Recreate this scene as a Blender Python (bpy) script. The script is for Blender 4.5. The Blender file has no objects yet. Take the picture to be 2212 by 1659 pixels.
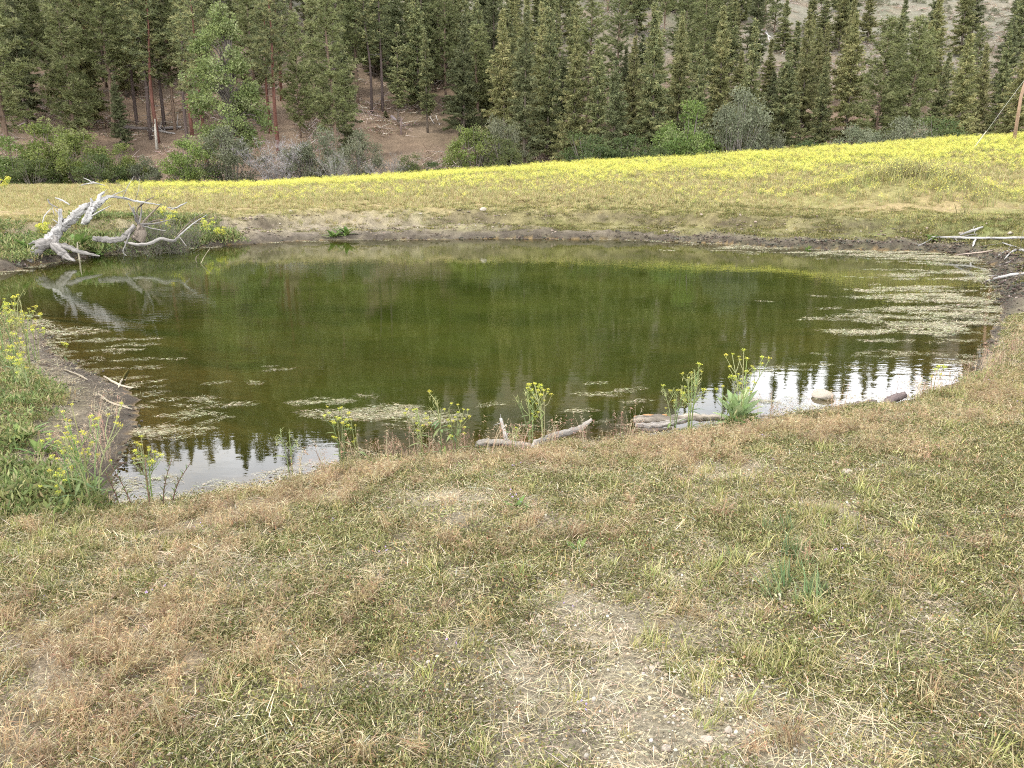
import bpy, math, random
import numpy as np
from mathutils import Vector, Euler

scene = bpy.context.scene
COL = scene.collection
random.seed(7)
RNG = np.random.default_rng(7)

# ------------------------------------------------------------------ camera, world, sun, exposure
CAMZ, PITCH, FPX = 2.4, math.radians(15.0), 1671.0      # FPX: focal length for a 2212 px wide picture
cam_d = bpy.data.cameras.new('camera')
cam_d.sensor_width = 36.0
cam_d.lens = 36.0 * FPX / 2212.0
cam_d.clip_start, cam_d.clip_end = 0.05, 3000.0
cam = bpy.data.objects.new('camera', cam_d)
cam.location = (0, 0, CAMZ)
cam.rotation_euler = (math.pi / 2 - PITCH, 0, 0)
COL.objects.link(cam)
scene.camera = cam

SUN_EL, SUN_AZ = math.radians(56), math.radians(-115)    # azimuth clockwise from +Y (ahead): left and slightly behind
world = bpy.data.worlds.new('World')
scene.world = world
world.use_nodes = True
wn, wl = world.node_tree.nodes, world.node_tree.links
wn.clear()
w_out = wn.new('ShaderNodeOutputWorld')
w_bg = wn.new('ShaderNodeBackground')
w_sky = wn.new('ShaderNodeTexSky')
w_sky.sky_type = 'NISHITA'
w_sky.sun_disc = False
w_sky.sun_elevation = SUN_EL
w_sky.sun_rotation = SUN_AZ
w_sky.air_density, w_sky.dust_density = 1.0, 1.5
w_tc = wn.new('ShaderNodeTexCoord')
w_map = wn.new('ShaderNodeMapping')
w_map.inputs['Scale'].default_value = (1.6, 1.6, 4.0)
w_no = wn.new('ShaderNodeTexNoise')
w_no.inputs['Scale'].default_value = 2.2
w_no.inputs['Detail'].default_value = 6
w_no.inputs['Roughness'].default_value = 0.55
w_rmp = wn.new('ShaderNodeMapRange')
w_rmp.inputs['From Min'].default_value = 0.36
w_rmp.inputs['From Max'].default_value = 0.56
w_rmp.inputs['To Min'].default_value = 0.6
w_rmp.inputs['To Max'].default_value = 1.0
w_mix = wn.new('ShaderNodeMix')
w_mix.data_type = 'RGBA'
# bright broken cloud, boosted low down and dimmed overhead to whiten the pond's reflection
w_sep = wn.new('ShaderNodeSeparateXYZ')
w_el = wn.new('ShaderNodeMapRange')
w_el.inputs['From Min'].default_value = 0.1
w_el.inputs['From Max'].default_value = 0.8
w_el.inputs['To Min'].default_value = 33.0
w_el.inputs['To Max'].default_value = 8.0
w_cl = wn.new('ShaderNodeVectorMath')
w_cl.operation = 'SCALE'
w_cl.inputs[0].default_value = (0.985, 0.99, 1.03)
wl.new(w_tc.outputs['Generated'], w_sep.inputs[0])
wl.new(w_sep.outputs['Z'], w_el.inputs['Value'])
wl.new(w_el.outputs[0], w_cl.inputs['Scale'])
wl.new(w_cl.outputs[0], w_mix.inputs['B'])
w_bg.inputs['Strength'].default_value = 0.1
wl.new(w_tc.outputs['Generated'], w_map.inputs['Vector'])
wl.new(w_map.outputs['Vector'], w_no.inputs['Vector'])
wl.new(w_no.outputs['Fac'], w_rmp.inputs['Value'])
wl.new(w_rmp.outputs['Result'], w_mix.inputs['Factor'])
wl.new(w_sky.outputs['Color'], w_mix.inputs['A'])
wl.new(w_mix.outputs['Result'], w_bg.inputs['Color'])
wl.new(w_bg.outputs['Background'], w_out.inputs['Surface'])

sun_d = bpy.data.lights.new('sun', 'SUN')
sun_d.energy = 1.5
sun_d.angle = math.radians(10)
sun_d.color = (1.0, 0.95, 0.86)
sun = bpy.data.objects.new('sun', sun_d)
_sd = Vector((math.sin(SUN_AZ) * math.cos(SUN_EL), math.cos(SUN_AZ) * math.cos(SUN_EL), math.sin(SUN_EL)))
sun.rotation_euler = _sd.to_track_quat('Z', 'Y').to_euler()
sun.location = (0, 0, 60)
COL.objects.link(sun)

vs = scene.view_settings
vs.view_transform = 'Standard'
vs.look = 'None'
vs.exposure = 0.95
vs.gamma = 1.0
vs.use_curve_mapping = False
scene.render.film_transparent = False
scene.cycles.use_denoising = False
scene.cycles.filter_width = 1.05
scene.cycles.max_bounces = 6
scene.cycles.diffuse_bounces = 3
scene.cycles.glossy_bounces = 3
scene.cycles.transparent_max_bounces = 8

# ------------------------------------------------------------------ helpers: picture rays, noise
CU, CV = 1106.0, 829.5
cP, sP = math.cos(PITCH), math.sin(PITCH)


def ray(u, v):
    dx, dz = (u - CU) / FPX, (CV - v) / FPX
    return np.array([dx, cP + dz * sP, -sP + dz * cP])


def on_z(u, v, z=0.0):
    d = ray(u, v)
    t = (z - CAMZ) / d[2]
    return np.array([d[0] * t, d[1] * t, z])


def at_y(u, v, y):
    d = ray(u, v)
    t = y / d[1]
    return np.array([d[0] * t, y, CAMZ + d[2] * t])


def _hash(ix, iy, s):
    n = (ix * 374761393 + iy * 668265263 + s * 1442695041) & 0xFFFFFFFF
    n = ((n ^ (n >> 13)) * 1274126177) & 0xFFFFFFFF
    return ((n ^ (n >> 16)) & 0xFFFF) / 65535.0


def vnoise(x, y, s=0):
    x, y = np.asarray(x, float), np.asarray(y, float)
    fx, fy = np.floor(x), np.floor(y)
    ix, iy = fx.astype(np.int64), fy.astype(np.int64)
    tx, ty = x - fx, y - fy
    tx, ty = tx * tx * (3 - 2 * tx), ty * ty * (3 - 2 * ty)
    a, b = _hash(ix, iy, s), _hash(ix + 1, iy, s)
    c, d = _hash(ix, iy + 1, s), _hash(ix + 1, iy + 1, s)
    return (a + (b - a) * tx) * (1 - ty) + (c + (d - c) * tx) * ty


def fbm(x, y, o=4, s=0):
    r, a, n = 0.0, 0.5, 0.0
    for k in range(o):
        r = r + a * (vnoise(x * 2 ** k + 13.7 * k, y * 2 ** k - 7.1 * k, s + k) - 0.5)
        n += a
        a *= 0.5
    return r / n * 2.0                                     # about -1 .. 1


def sstep(a, b, x):
    t = np.clip((x - a) / (b - a), 0, 1)
    return t * t * (3 - 2 * t)


def softpos(x, w=2.0):
    return w * np.logaddexp(0, np.asarray(x, float) / w)


# ------------------------------------------------------------------ pond outline and terrain
SHORE = [(0, 588), (70, 574), (210, 552), (330, 541), (400, 537), (560, 526), (690, 519), (900, 518), (1050, 516),
         (1250, 517), (1420, 520), (1600, 529), (1740, 538), (1900, 541), (2030, 546), (2120, 562), (2150, 600),
         (2163, 650), (2150, 700), (2130, 750), (2108, 792), (2050, 832), (1950, 868), (1850, 887), (1700, 908),
         (1520, 926), (1400, 942), (1250, 962), (1100, 978), (950, 990), (800, 1000), (690, 1012), (560, 1052), (400, 1082),
         (300, 1092), (238, 1080), (243, 1020), (262, 960), (292, 905), (282, 852), (228, 818), (150, 785), (112, 755), (92, 716)]
pp = [on_z(u, v)[:2] for u, v in SHORE] + [np.array(p) for p in ((-9.0, 13.6), (-12.5, 14.6), (-17.0, 15.5), (-18.5, 18.0), (-16.5, 20.0))]
pp = np.array(pp)


def catmull(P, n=4):
    out = []
    m = len(P)
    for i in range(m):
        p0, p1, p2, p3 = P[i - 1], P[i], P[(i + 1) % m], P[(i + 2) % m]
        for k in range(n):
            t = k / n
            out.append(0.5 * (2 * p1 + (p2 - p0) * t + (2 * p0 - 5 * p1 + 4 * p2 - p3) * t * t + (3 * p1 - p0 - 3 * p2 + p3) * t ** 3))
    return np.array(out)


POLY = catmull(pp, 3)


def shore_dist(x, y):
    """Signed distance to the waterline: positive on land."""
    x, y = np.ravel(np.asarray(x, float)), np.ravel(np.asarray(y, float))
    best = np.full(x.shape, 1e18)
    inside = np.zeros(x.shape, bool)
    A, B = POLY, np.roll(POLY, -1, 0)
    for a, b in zip(A, B):
        ex, ey = b - a
        wx, wy = x - a[0], y - a[1]
        t = np.clip((wx * ex + wy * ey) / (ex * ex + ey * ey + 1e-12), 0, 1)
        best = np.minimum(best, (wx - t * ex) ** 2 + (wy - t * ey) ** 2)
        c = (a[1] > y) != (b[1] > y)
        xi = a[0] + (y - a[1]) / (b[1] - a[1] + 1e-15) * ex
        inside ^= c & (x < xi)
    d = np.sqrt(best)
    return np.where(inside, -d, d)


MOUND = at_y(1975, 385, 36.5)


def meadow_z(x, y):
    s = np.clip(0.075 + 0.0026 * x, 0.028, 0.2)
    m = 0.98 + s * softpos(y - 34.0, 1.2)
    g = np.exp(-(((x - MOUND[0]) / 3.6) ** 2 + ((y - MOUND[1]) / 3.0) ** 2))
    return m + 1.25 * g


def terrain(x, y, fine=True, want=False):
    shp = np.shape(x)
    x, y = np.ravel(np.asarray(x, float)), np.ravel(np.asarray(y, float))
    d0 = shore_dist(x, y)
    wf = sstep(12.5, 22.0, y)
    d = d0 + (0.07 + 0.22 * wf) * fbm(x * 0.9, y * 0.9, 3, 3) + (0.05 + 0.05 * wf) * fbm(x * 4.1, y * 4.1, 2, 5)
    dp = np.maximum(d, 0)
    near = 0.86 * (1 - np.exp(-dp / 3.3)) + 0.02 * np.minimum(dp * 4, 1)
    bankw = 2.6 + 0.8 * fbm(x * 0.25, y * 0.1, 2, 9)
    bt = np.clip(dp / bankw, 0, 1)
    bn = 0.12 * fbm(x * 0.7, y * 0.7, 3, 48)
    bank = 0.13 * sstep(0, 0.1, bt) + 0.87 * (bt * 0.62 + 0.38 * sstep(0.62 + bn, 0.78 + bn, bt)) 
    far = meadow_z(x, y) * bank
    h = near * (1 - wf) + far * wf
    yc = 58.0 + 1.5 * fbm(x * 0.1, y * 0 + 3.3, 2, 4)
    mc = meadow_z(x, np.full_like(x, 58.0))
    floor = 0.5 + 0.45 * (mc - 1.0)
    q = sstep(0, 10, y - yc)
    h = h * (1 - q) + floor * q
    r = np.clip((x + 50) / 120.0, 0, 1)
    y0 = 70 + 15 * r
    k = 0.45 - 0.07 * r
    yr = 214 + 8 * r
    hill = k * (softpos(y - y0, 3.0) - softpos(y - yr, 8.0) * 1.25)
    az = x / np.maximum(y, 1)
    hill = hill + (.09 + .22 * sstep(-.27, -.19, az) * (1 - sstep(.27, .36, az))) * softpos(np.minimum(y, 214) - 142, 4.0) * (1 - sstep(.62, .97, r))
    hm = sstep(0, 8, y - y0 + 4)
    hill = hill + hm * (2.2 * fbm(x * 0.035, y * 0.035, 3, 21) + 0.5 * fbm(x * 0.2, y * 0.2, 3, 22))
    h = h + np.where(y > 60, hill, 0)
    # pond bed
    dep = 1.05 * (1 - np.exp(np.minimum(d, 0) / (2.6 + 2.2 * (1 - wf))))
    dep = dep + 0.07 * fbm(x * 1.1, y * 1.1, 3, 31) * sstep(0.0, 0.8, -d)
    h = np.where(d < 0, -np.maximum(dep, 0.0) - 0.004, h)
    land = sstep(0.0, 0.25, d)
    h = h + land * (1 - hm) * (0.05 * fbm(x * 0.7, y * 0.7, 3, 41) * (1 + 1.2 * wf))
    if fine:
        h = h + land * (1 - hm) * (0.018 * fbm(x * 5, y * 5, 2, 42) + 0.008 * fbm(x * 17, y * 17, 2, 43))
        edge = np.exp(-((dp - 0.45 - 0.25 * fbm(x * .5, y * .5, 2, 8)) / 0.5) ** 2) * land
        h = h + edge * (0.05 + 0.09 * wf) * fbm(x * 2.6, y * 2.6, 3, 44)
        lip = np.exp(-((bt - 0.8) / 0.22) ** 2) * wf * (y < 56) * (d > 0)
        h = h + lip * (0.2 * fbm(x * 1.3, y * 2.2, 4, 45) + 0.08 * fbm(x * 3.1, y * 4.5, 3, 46))
        h = h + wf * (y < 50) * land * np.clip(1.2 - bt * .4, 0, 1) * (.07 * fbm(x * 2.3, y * 3.3, 3, 47) + .05 * fbm(x * .8, y * 2.0, 2, 49))
    h = np.where((d >= 0) & (h < 0.012), 0.012, h)
    if want:
        return h.reshape(shp), dict(d=d.reshape(shp), wf=wf.reshape(shp), hm=hm.reshape(shp), bt=bt.reshape(shp), q=q.reshape(shp))
    return h.reshape(shp)


def gz(x, y):
    return float(terrain(np.array([x]), np.array([y]))[0])


_YS = np.concatenate([np.linspace(0.8, 12, 400), np.linspace(12, 60, 500), np.linspace(60, 230, 500)])


def on_ground(u, v, ymin=0.8):
    d = ray(u, v)
    ys = _YS[_YS >= ymin]
    t = ys / d[1]
    h = terrain(d[0] * t, ys)
    z = CAMZ + d[2] * t
    i = np.argmax(h >= z)
    if h[i] < z[i]:
        i = len(ys) - 1
    if i > 0:
        a, b = z[i - 1] - h[i - 1], h[i] - z[i]
        f = a / (a + b + 1e-9)
        yy = ys[i - 1] + (ys[i] - ys[i - 1]) * f
    else:
        yy = ys[i]
    x = d[0] * yy / d[1]
    return np.array([x, yy, gz(x, yy)])


# ------------------------------------------------------------------ helpers: meshes, materials, objects
def tag(o, label=None, cat=None, group=None, kind=None):
    if label: o['label'] = label
    if cat: o['category'] = cat
    if group: o['group'] = group
    if kind: o['kind'] = kind
    return o


class MB:
    """Collects triangles with one colour and one texture vector per vertex."""
    def __init__(self):
        self.V, self.T, self.C, self.X, self.n = [], [], [], [], 0

    def add(self, V, T, C, X=None):
        V = np.asarray(V, float).reshape(-1, 3)
        self.V.append(V)
        self.T.append(np.asarray(T, np.int64).reshape(-1, 3) + self.n)
        C = np.asarray(C, float)
        self.C.append(np.broadcast_to(C, (len(V), 3)))
        self.X.append(V if X is None else X)
        self.n += len(V)
        return self

    def mesh(self, name, mat, smooth=False):
        V, T, C, X = (np.concatenate(a) for a in (self.V, self.T, self.C, self.X))
        me = bpy.data.meshes.new(name)
        me.vertices.add(len(V))
        me.vertices.foreach_set('co', V.astype(np.float32).ravel())
        me.loops.add(len(T) * 3)
        me.loops.foreach_set('vertex_index', T.astype(np.int32).ravel())
        me.polygons.add(len(T))
        me.polygons.foreach_set('loop_start', np.arange(0, len(T) * 3, 3, dtype=np.int32))
        me.polygons.foreach_set('loop_total', np.full(len(T), 3, np.int32))
        if smooth:
            me.polygons.foreach_set('use_smooth', np.ones(len(T), bool))
        ca = me.color_attributes.new('col', 'FLOAT_COLOR', 'POINT')
        ca.data.foreach_set('color', np.concatenate([C, np.ones((len(C), 1))], 1).astype(np.float32).ravel())
        xa = me.attributes.new('tc', 'FLOAT_VECTOR', 'POINT')
        xa.data.foreach_set('vector', X.astype(np.float32).ravel())
        me.materials.append(mat)
        me.update()
        return me

    def obj(self, name, mat, parent=None, smooth=False, loc=None):
        return link(name, self.mesh(name, mat, smooth), parent, loc)


def link(name, me, parent=None, loc=None):
    o = bpy.data.objects.new(name, me)
    COL.objects.link(o)
    if parent: o.parent = parent
    if loc is not None: o.location = loc
    return o


def empty(name, loc, rz=0.0, scale=1.0):
    o = bpy.data.objects.new(name, None)
    COL.objects.link(o)
    o.location = loc
    o.rotation_euler = (0, 0, rz)
    o.scale = (scale,) * 3 if not isinstance(scale, (tuple, list)) else scale
    o.empty_display_size = 0.3
    return o


def copy_tree(o, parent=None):
    c = o.copy()
    COL.objects.link(c)
    c.parent = parent
    for ch in list(o.children):
        copy_tree(ch, c)
    return c


def nrm(a):
    return a / np.maximum(np.linalg.norm(a, axis=-1, keepdims=True), 1e-9)


def rand_dirs(n, rng, zlo=-1.0):
    z = rng.uniform(zlo, 1, n)
    a = rng.uniform(0, 2 * np.pi, n)
    r = np.sqrt(np.maximum(1 - z * z, 0))
    return np.stack([r * np.cos(a), r * np.sin(a), z], 1)


def slivers(mb, O, D, L, W, C, rng):
    """One thin triangle per row: from O along D."""
    n = len(O)
    D = nrm(D)
    S = nrm(np.cross(D, rand_dirs(n, rng)))
    L, W = np.broadcast_to(L, n)[:, None], np.broadcast_to(W, n)[:, None]
    V = np.stack([O - S * W / 2, O + S * W / 2, O + D * L], 1).reshape(-1, 3)
    C = np.repeat(np.broadcast_to(C, (n, 3)), 3, 0)
    mb.add(V, np.arange(3 * n).reshape(-1, 3), C)


def diamonds(mb, O, D, L, W, C, rng, fold=0.15, up=None):
    """One leaf per row: two triangles folded along the midrib."""
    n = len(O)
    D = nrm(D)
    ref = rand_dirs(n, rng) if up is None else nrm(np.broadcast_to(up, (n, 3)) + 0.35 * rand_dirs(n, rng))
    S = nrm(np.cross(D, ref))
    N = np.cross(S, D)
    L, W = np.broadcast_to(L, n)[:, None], np.broadcast_to(W, n)[:, None]
    mid = O + D * L * 0.45
    V = np.stack([O, mid + S * W / 2 + N * W * fold, O + D * L, mid - S * W / 2 + N * W * fold], 1).reshape(-1, 3)
    b = np.arange(n)[:, None] * 4
    T = np.concatenate([b + [0, 1, 2], b + [0, 2, 3]], 1).reshape(-1, 3)
    mb.add(V, T, np.repeat(np.broadcast_to(C, (n, 3)), 4, 0))


def blades(mb, O, az, lean, L, W, C, rng, curl=0.5, tipC=None):
    """Curved grass blades of three segments that taper to a point (5 triangles)."""
    n = len(O)
    H = np.stack([np.cos(az), np.sin(az), np.zeros(n)], 1)
    S = np.stack([-np.sin(az + rng.normal(0, .5, n)), np.cos(az + rng.normal(0, .5, n)), np.zeros(n)], 1)
    L, W = np.broadcast_to(L, n), np.broadcast_to(W, n)
    pts = [O]
    for k in range(3):
        a = lean + curl * (k / 2.0) * rng.uniform(.5, 1.3, n)
        stp = H * np.sin(a)[:, None] + np.array([0, 0, 1.0]) * np.cos(a)[:, None]
        pts.append(pts[-1] + stp * (L / 3)[:, None])
    w = W[:, None] / 2
    V = np.stack([pts[0] - S * w, pts[0] + S * w, pts[1] - S * w * .9, pts[1] + S * w * .9, pts[2] - S * w * .6, pts[2] + S * w * .6, pts[3]], 1).reshape(-1, 3)
    b = np.arange(n)[:, None] * 7
    T = np.concatenate([b + [0, 1, 3], b + [0, 3, 2], b + [2, 3, 5], b + [2, 5, 4], b + [4, 5, 6]], 1).reshape(-1, 3)
    C = np.broadcast_to(C, (n, 3))
    if tipC is None:
        CC = np.repeat(C, 7, 0)
    else:
        tipC = np.broadcast_to(tipC, (n, 3))
        CC = np.stack([C, C, C, C, (C + tipC) / 2, (C + tipC) / 2, tipC], 1).reshape(-1, 3)
    mb.add(V, T, CC)
    return pts[3]


def tube(mb, P, R, C, n=6, rough=0.0, rng=None, cap=True, flat=1.0):
    """Tapered tube through the points P with radii R."""
    P = np.asarray(P, float)
    R = np.broadcast_to(np.asarray(R, float), len(P))
    m = len(P)
    tg = nrm(np.gradient(P, axis=0))
    ref = np.array([0, 0, 1.0]) if abs(tg[0][2]) < 0.9 else np.array([1.0, 0, 0])
    V, X = [], []
    al = 0.0
    s = nrm(np.cross(tg[0], ref))
    off = rng.uniform(0, 20) if rng is not None else 0
    for i in range(m):
        s = nrm(s - tg[i] * np.dot(s, tg[i]))
        b = np.cross(tg[i], s)
        if i: al += np.linalg.norm(P[i] - P[i - 1])
        a = np.arange(n) * 2 * np.pi / n
        rr = R[i] * (1 + (rng.uniform(-rough, rough, n) if rng is not None and rough else 0))
        V.append(P[i] + (np.cos(a) * rr)[:, None] * s + (np.sin(a) * rr * flat)[:, None] * b)
        X.append(np.stack([np.cos(a) * R[i] + off, np.sin(a) * R[i], np.full(n, al * 0.12)], 1))
    V, X = np.concatenate(V), np.concatenate(X)
    T = []
    for i in range(m - 1):
        for k in range(n):
            a, b_ = i * n + k, i * n + (k + 1) % n
            T += [(a, b_, b_ + n), (a, b_ + n, a + n)]
    if cap:
        V = np.concatenate([V, P[:1], P[-1:]])
        X = np.concatenate([X, X[:1], X[-1:]])
        c0, c1 = m * n, m * n + 1
        for k in range(n):
            T += [(c0, (k + 1) % n, k), (c1, (m - 1) * n + k, (m - 1) * n + (k + 1) % n)]
    mb.add(V, T, C, X)


def spline(P, n=5):
    """Open Catmull-Rom through rows of P (any width)."""
    P = np.asarray(P, float)
    Q = np.concatenate([2 * P[:1] - P[1:2], P, 2 * P[-1:] - P[-2:-1]])
    out = []
    for i in range(len(P) - 1):
        p0, p1, p2, p3 = Q[i:i + 4]
        for k in range(n):
            t = k / n
            out.append(0.5 * (2 * p1 + (p2 - p0) * t + (2 * p0 - 5 * p1 + 4 * p2 - p3) * t * t + (3 * p1 - p0 - 3 * p2 + p3) * t ** 3))
    out.append(P[-1])
    return np.array(out)


def leaf_mat(name, trans=0.25, var=0.22, rough=0.6, spec=0.25, hue=0.02):
    """Foliage: the piece's own colour, a little different on each copy, partly translucent."""
    m = bpy.data.materials.new(name)
    m.use_nodes = True
    N, L = m.node_tree.nodes, m.node_tree.links
    N.clear()
    out = N.new('ShaderNodeOutputMaterial')
    at = N.new('ShaderNodeAttribute'); at.attribute_name = 'col'
    oi = N.new('ShaderNodeObjectInfo')
    mr = N.new('ShaderNodeMapRange')
    mr.inputs['To Min'].default_value, mr.inputs['To Max'].default_value = 1 - var, 1 + var
    mh = N.new('ShaderNodeMath'); mh.operation = 'MULTIPLY_ADD'
    mf = N.new('ShaderNodeMath'); mf.operation = 'FRACT'
    mm = N.new('ShaderNodeMath'); mm.operation = 'MULTIPLY'; mm.inputs[1].default_value = 17.31
    mh.inputs[1].default_value, mh.inputs[2].default_value = 2 * hue, 0.5 - hue
    hs = N.new('ShaderNodeHueSaturation')
    pb = N.new('ShaderNodeBsdfPrincipled')
    pb.inputs['Roughness'].default_value = rough
    pb.inputs['Specular IOR Level'].default_value = spec
    L.new(oi.outputs['Random'], mr.inputs['Value'])
    L.new(oi.outputs['Random'], mm.inputs[0]); L.new(mm.outputs[0], mf.inputs[0]); L.new(mf.outputs[0], mh.inputs[0])
    L.new(mh.outputs[0], hs.inputs['Hue']); L.new(mr.outputs[0], hs.inputs['Value'])
    L.new(at.outputs['Color'], hs.inputs['Color'])
    L.new(hs.outputs['Color'], pb.inputs['Base Color'])
    if trans > 0:
        tr = N.new('ShaderNodeBsdfTranslucent')
        L.new(hs.outputs['Color'], tr.inputs['Color'])
        mx = N.new('ShaderNodeMixShader'); mx.inputs[0].default_value = trans
        L.new(pb.outputs[0], mx.inputs[1]); L.new(tr.outputs[0], mx.inputs[2])
        L.new(mx.outputs[0], out.inputs['Surface'])
    else:
        L.new(pb.outputs[0], out.inputs['Surface'])
    return m


def wood_mat(name, scale=14.0, dark=0.45, rough=0.85, bump=0.4, var=0.12):
    """Wood or bark: the piece's own colour streaked along its length."""
    m = bpy.data.materials.new(name)
    m.use_nodes = True
    N, L = m.node_tree.nodes, m.node_tree.links
    N.clear()
    out = N.new('ShaderNodeOutputMaterial')
    at = N.new('ShaderNodeAttribute'); at.attribute_name = 'col'
    tc = N.new('ShaderNodeAttribute'); tc.attribute_name = 'tc'
    n1 = N.new('ShaderNodeTexNoise'); n1.inputs['Scale'].default_value = scale; n1.inputs['Detail'].default_value = 6; n1.inputs['Roughness'].default_value = .65
    mr = N.new('ShaderNodeMapRange'); mr.inputs['From Min'].default_value = .32; mr.inputs['From Max'].default_value = .6
    mr.inputs['To Min'].default_value = dark; mr.inputs['To Max'].default_value = 1.1
    mul = N.new('ShaderNodeVectorMath'); mul.operation = 'SCALE'
    oi = N.new('ShaderNodeObjectInfo')
    r2 = N.new('ShaderNodeMapRange'); r2.inputs['To Min'].default_value = 1 - var; r2.inputs['To Max'].default_value = 1 + var
    mm = N.new('ShaderNodeMath'); mm.operation = 'MULTIPLY'
    pb = N.new('ShaderNodeBsdfPrincipled'); pb.inputs['Roughness'].default_value = rough; pb.inputs['Specular IOR Level'].default_value = .2
    bp = N.new('ShaderNodeBump'); bp.inputs['Strength'].default_value = bump; bp.inputs['Distance'].default_value = .03
    L.new(tc.outputs['Vector'], n1.inputs['Vector'])
    L.new(n1.outputs['Fac'], mr.inputs['Value']); L.new(oi.outputs['Random'], r2.inputs['Value'])
    L.new(mr.outputs[0], mm.inputs[0]); L.new(r2.outputs[0], mm.inputs[1])
    L.new(at.outputs['Color'], mul.inputs[0]); L.new(mm.outputs[0], mul.inputs['Scale'])
    L.new(mul.outputs[0], pb.inputs['Base Color'])
    L.new(n1.outputs['Fac'], bp.inputs['Height']); L.new(bp.outputs[0], pb.inputs['Normal'])
    L.new(pb.outputs[0], out.inputs['Surface'])
    return m


M = dict(
    needle=leaf_mat('needles', .28, .18, hue=.006), leaf=leaf_mat('broad_leaves', .3, .15), grass=leaf_mat('grass_blades', .25, .25, hue=.015),
    meadow=leaf_mat('meadow_grass', .25, .2), flower=leaf_mat('yellow_petals', .3, .12), weed=leaf_mat('mat_weed', .1, .35), straw=leaf_mat('dry_straw', .15, .25),
    twig=leaf_mat('dead_twigs', 0, .2), bark=wood_mat('bark', 9, .5), drift=wood_mat('weathered_wood', 13, .22, bump=1.0), log=wood_mat('dry_log', 12, .5),
    pole=wood_mat('pole_wood', 10, .75, bump=.2), scum=leaf_mat('dried_algae', .1, .25), stone=wood_mat('pale_stone', 22, .72, bump=.35, var=.1), mud=wood_mat('mud_clod', 20, .6, bump=.6),
    metal=leaf_mat('galvanised_wire', 0, .05, .4, .5), ceramic=leaf_mat('insulator_glaze', 0, .02, .2, .6))

# ------------------------------------------------------------------ ground sheet
def axis(*seg):
    out = [seg[0][0]]
    for a, b, st in seg:
        n = max(1, int(round((b - a) / st)))
        out += list(np.linspace(a, b, n + 1)[1:])
    return np.array(out)


xs = axis((-420, -120, 12), (-120, -45, 2.0), (-45, -20, .5), (-20, -9, .16), (-9, 9, .085), (9, 22, .16), (22, 48, .45), (48, 120, 2.0), (120, 420, 12))
ys = axis((-200, -20, 12), (-20, 0.5, 1.0), (.5, 10, .075), (10, 20, .16), (20, 37, .14), (37, 62, .4), (62, 120, 1.0), (120, 250, 2.5), (250, 700, 20))
GX, GY = np.meshgrid(xs, ys)
GH, info = terrain(GX, GY, want=True)


def c3(*c):
    return np.array(c, float)


def lerp3(a, b, t):
    return a + (b - a) * t[..., None]


def patch(x, y, specs):
    """Sum of soft round patches given as (u, v, radius in metres, squash)."""
    r = np.zeros(np.shape(x))
    for u, v, rad, w in specs:
        p = on_ground(u, v)
        r = np.maximum(r, w * np.exp(-(((x - p[0]) / (1.08 * rad)) ** 2 + ((y - p[1]) / (1.08 * rad)) ** 2)))
    return r


BARE = [(1420, 1330, .55, 1), (1300, 1500, .42, 1), (1520, 1480, .4, 1), (1650, 1600, .4, .9), (1200, 1420, .35, .8), (1440, 1640, .35, .9), (1800, 1560, .4, .7), (1560, 1220, .4, .75),
        (2090, 1330, .5, .6), (1960, 1180, .5, .5), (1650, 1040, .8, .75), (1780, 1090, .55, .6), (930, 1075, .4, .7), (60, 1500, .2, .45), (2050, 1600, .3, .5), (1950, 1420, .4, .6), (1330, 1410, .4, .9),
        (1000, 1560, .3, .5), (640, 1480, .3, .35), (380, 1160, .35, .5), (1560, 1380, .35, .8)]
RED = [(620, 1010, .6, 1), (800, 985, .7, 1), (1000, 985, .6, .9), (1250, 985, .7, .9), (1500, 965, .7, 1), (1700, 940, .8, .9), (1450, 975, .5, .8), (560, 1075, .6, 1), (760, 1050, .6, .9), (950, 1030, .5, .7),
       (250, 1400, .42, 1), (110, 1370, .35, .9), (330, 1450, .35, 1), (80, 1560, .5, 1), (230, 1600, .45, .9), (440, 1330, .3, .8), (520, 1420, .25, .5), (960, 1180, .3, .7), (1080, 1160, .3, .8), (640, 1290, .3, .6),
       (1880, 960, .7, .7), (2040, 900, .9, .6), (2150, 860, .9, .5), (650, 1560, .25, .5), (1900, 1620, .25, .6), (2180, 1590, .3, .8), (420, 1200, .4, .7), (480, 1250, .3, .6)]
YELLOW = [(60, 1160, .5, 1), (180, 1140, .5, 1), (120, 1220, .45, .9), (250, 1180, .4, .6), (1640, 1080, .6, .8), (1760, 1150, .5, .8), (1560, 1270, .3, .9), (1700, 1230, .4, .8), (1680, 1430, .22, .9), (1480, 1460, .18, .9),
          (1820, 1330, .4, .6), (1950, 1230, .5, .6), (1560, 1560, .2, .8), (1260, 1500, .12, .8), (1320, 1370, .15, .6), (1500, 1090, .4, .5), (60, 850, 1.3, .9), (60, 780, 1.4, 1), (180, 850, .8, .6), (2130, 830, 1.0, .9), (2000, 870, .8, .7), (2180, 800, .8, .6)]
BLUE = [(1620, 1120, .3, .6), (1700, 1180, .3, .8), (1730, 1290, .22, 1), (1670, 1200, .25, 1), (1780, 1270, .2, .8), (1590, 1290, .2, .5), (1640, 1310, .14, .6), (1830, 1190, .2, .5)]


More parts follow.
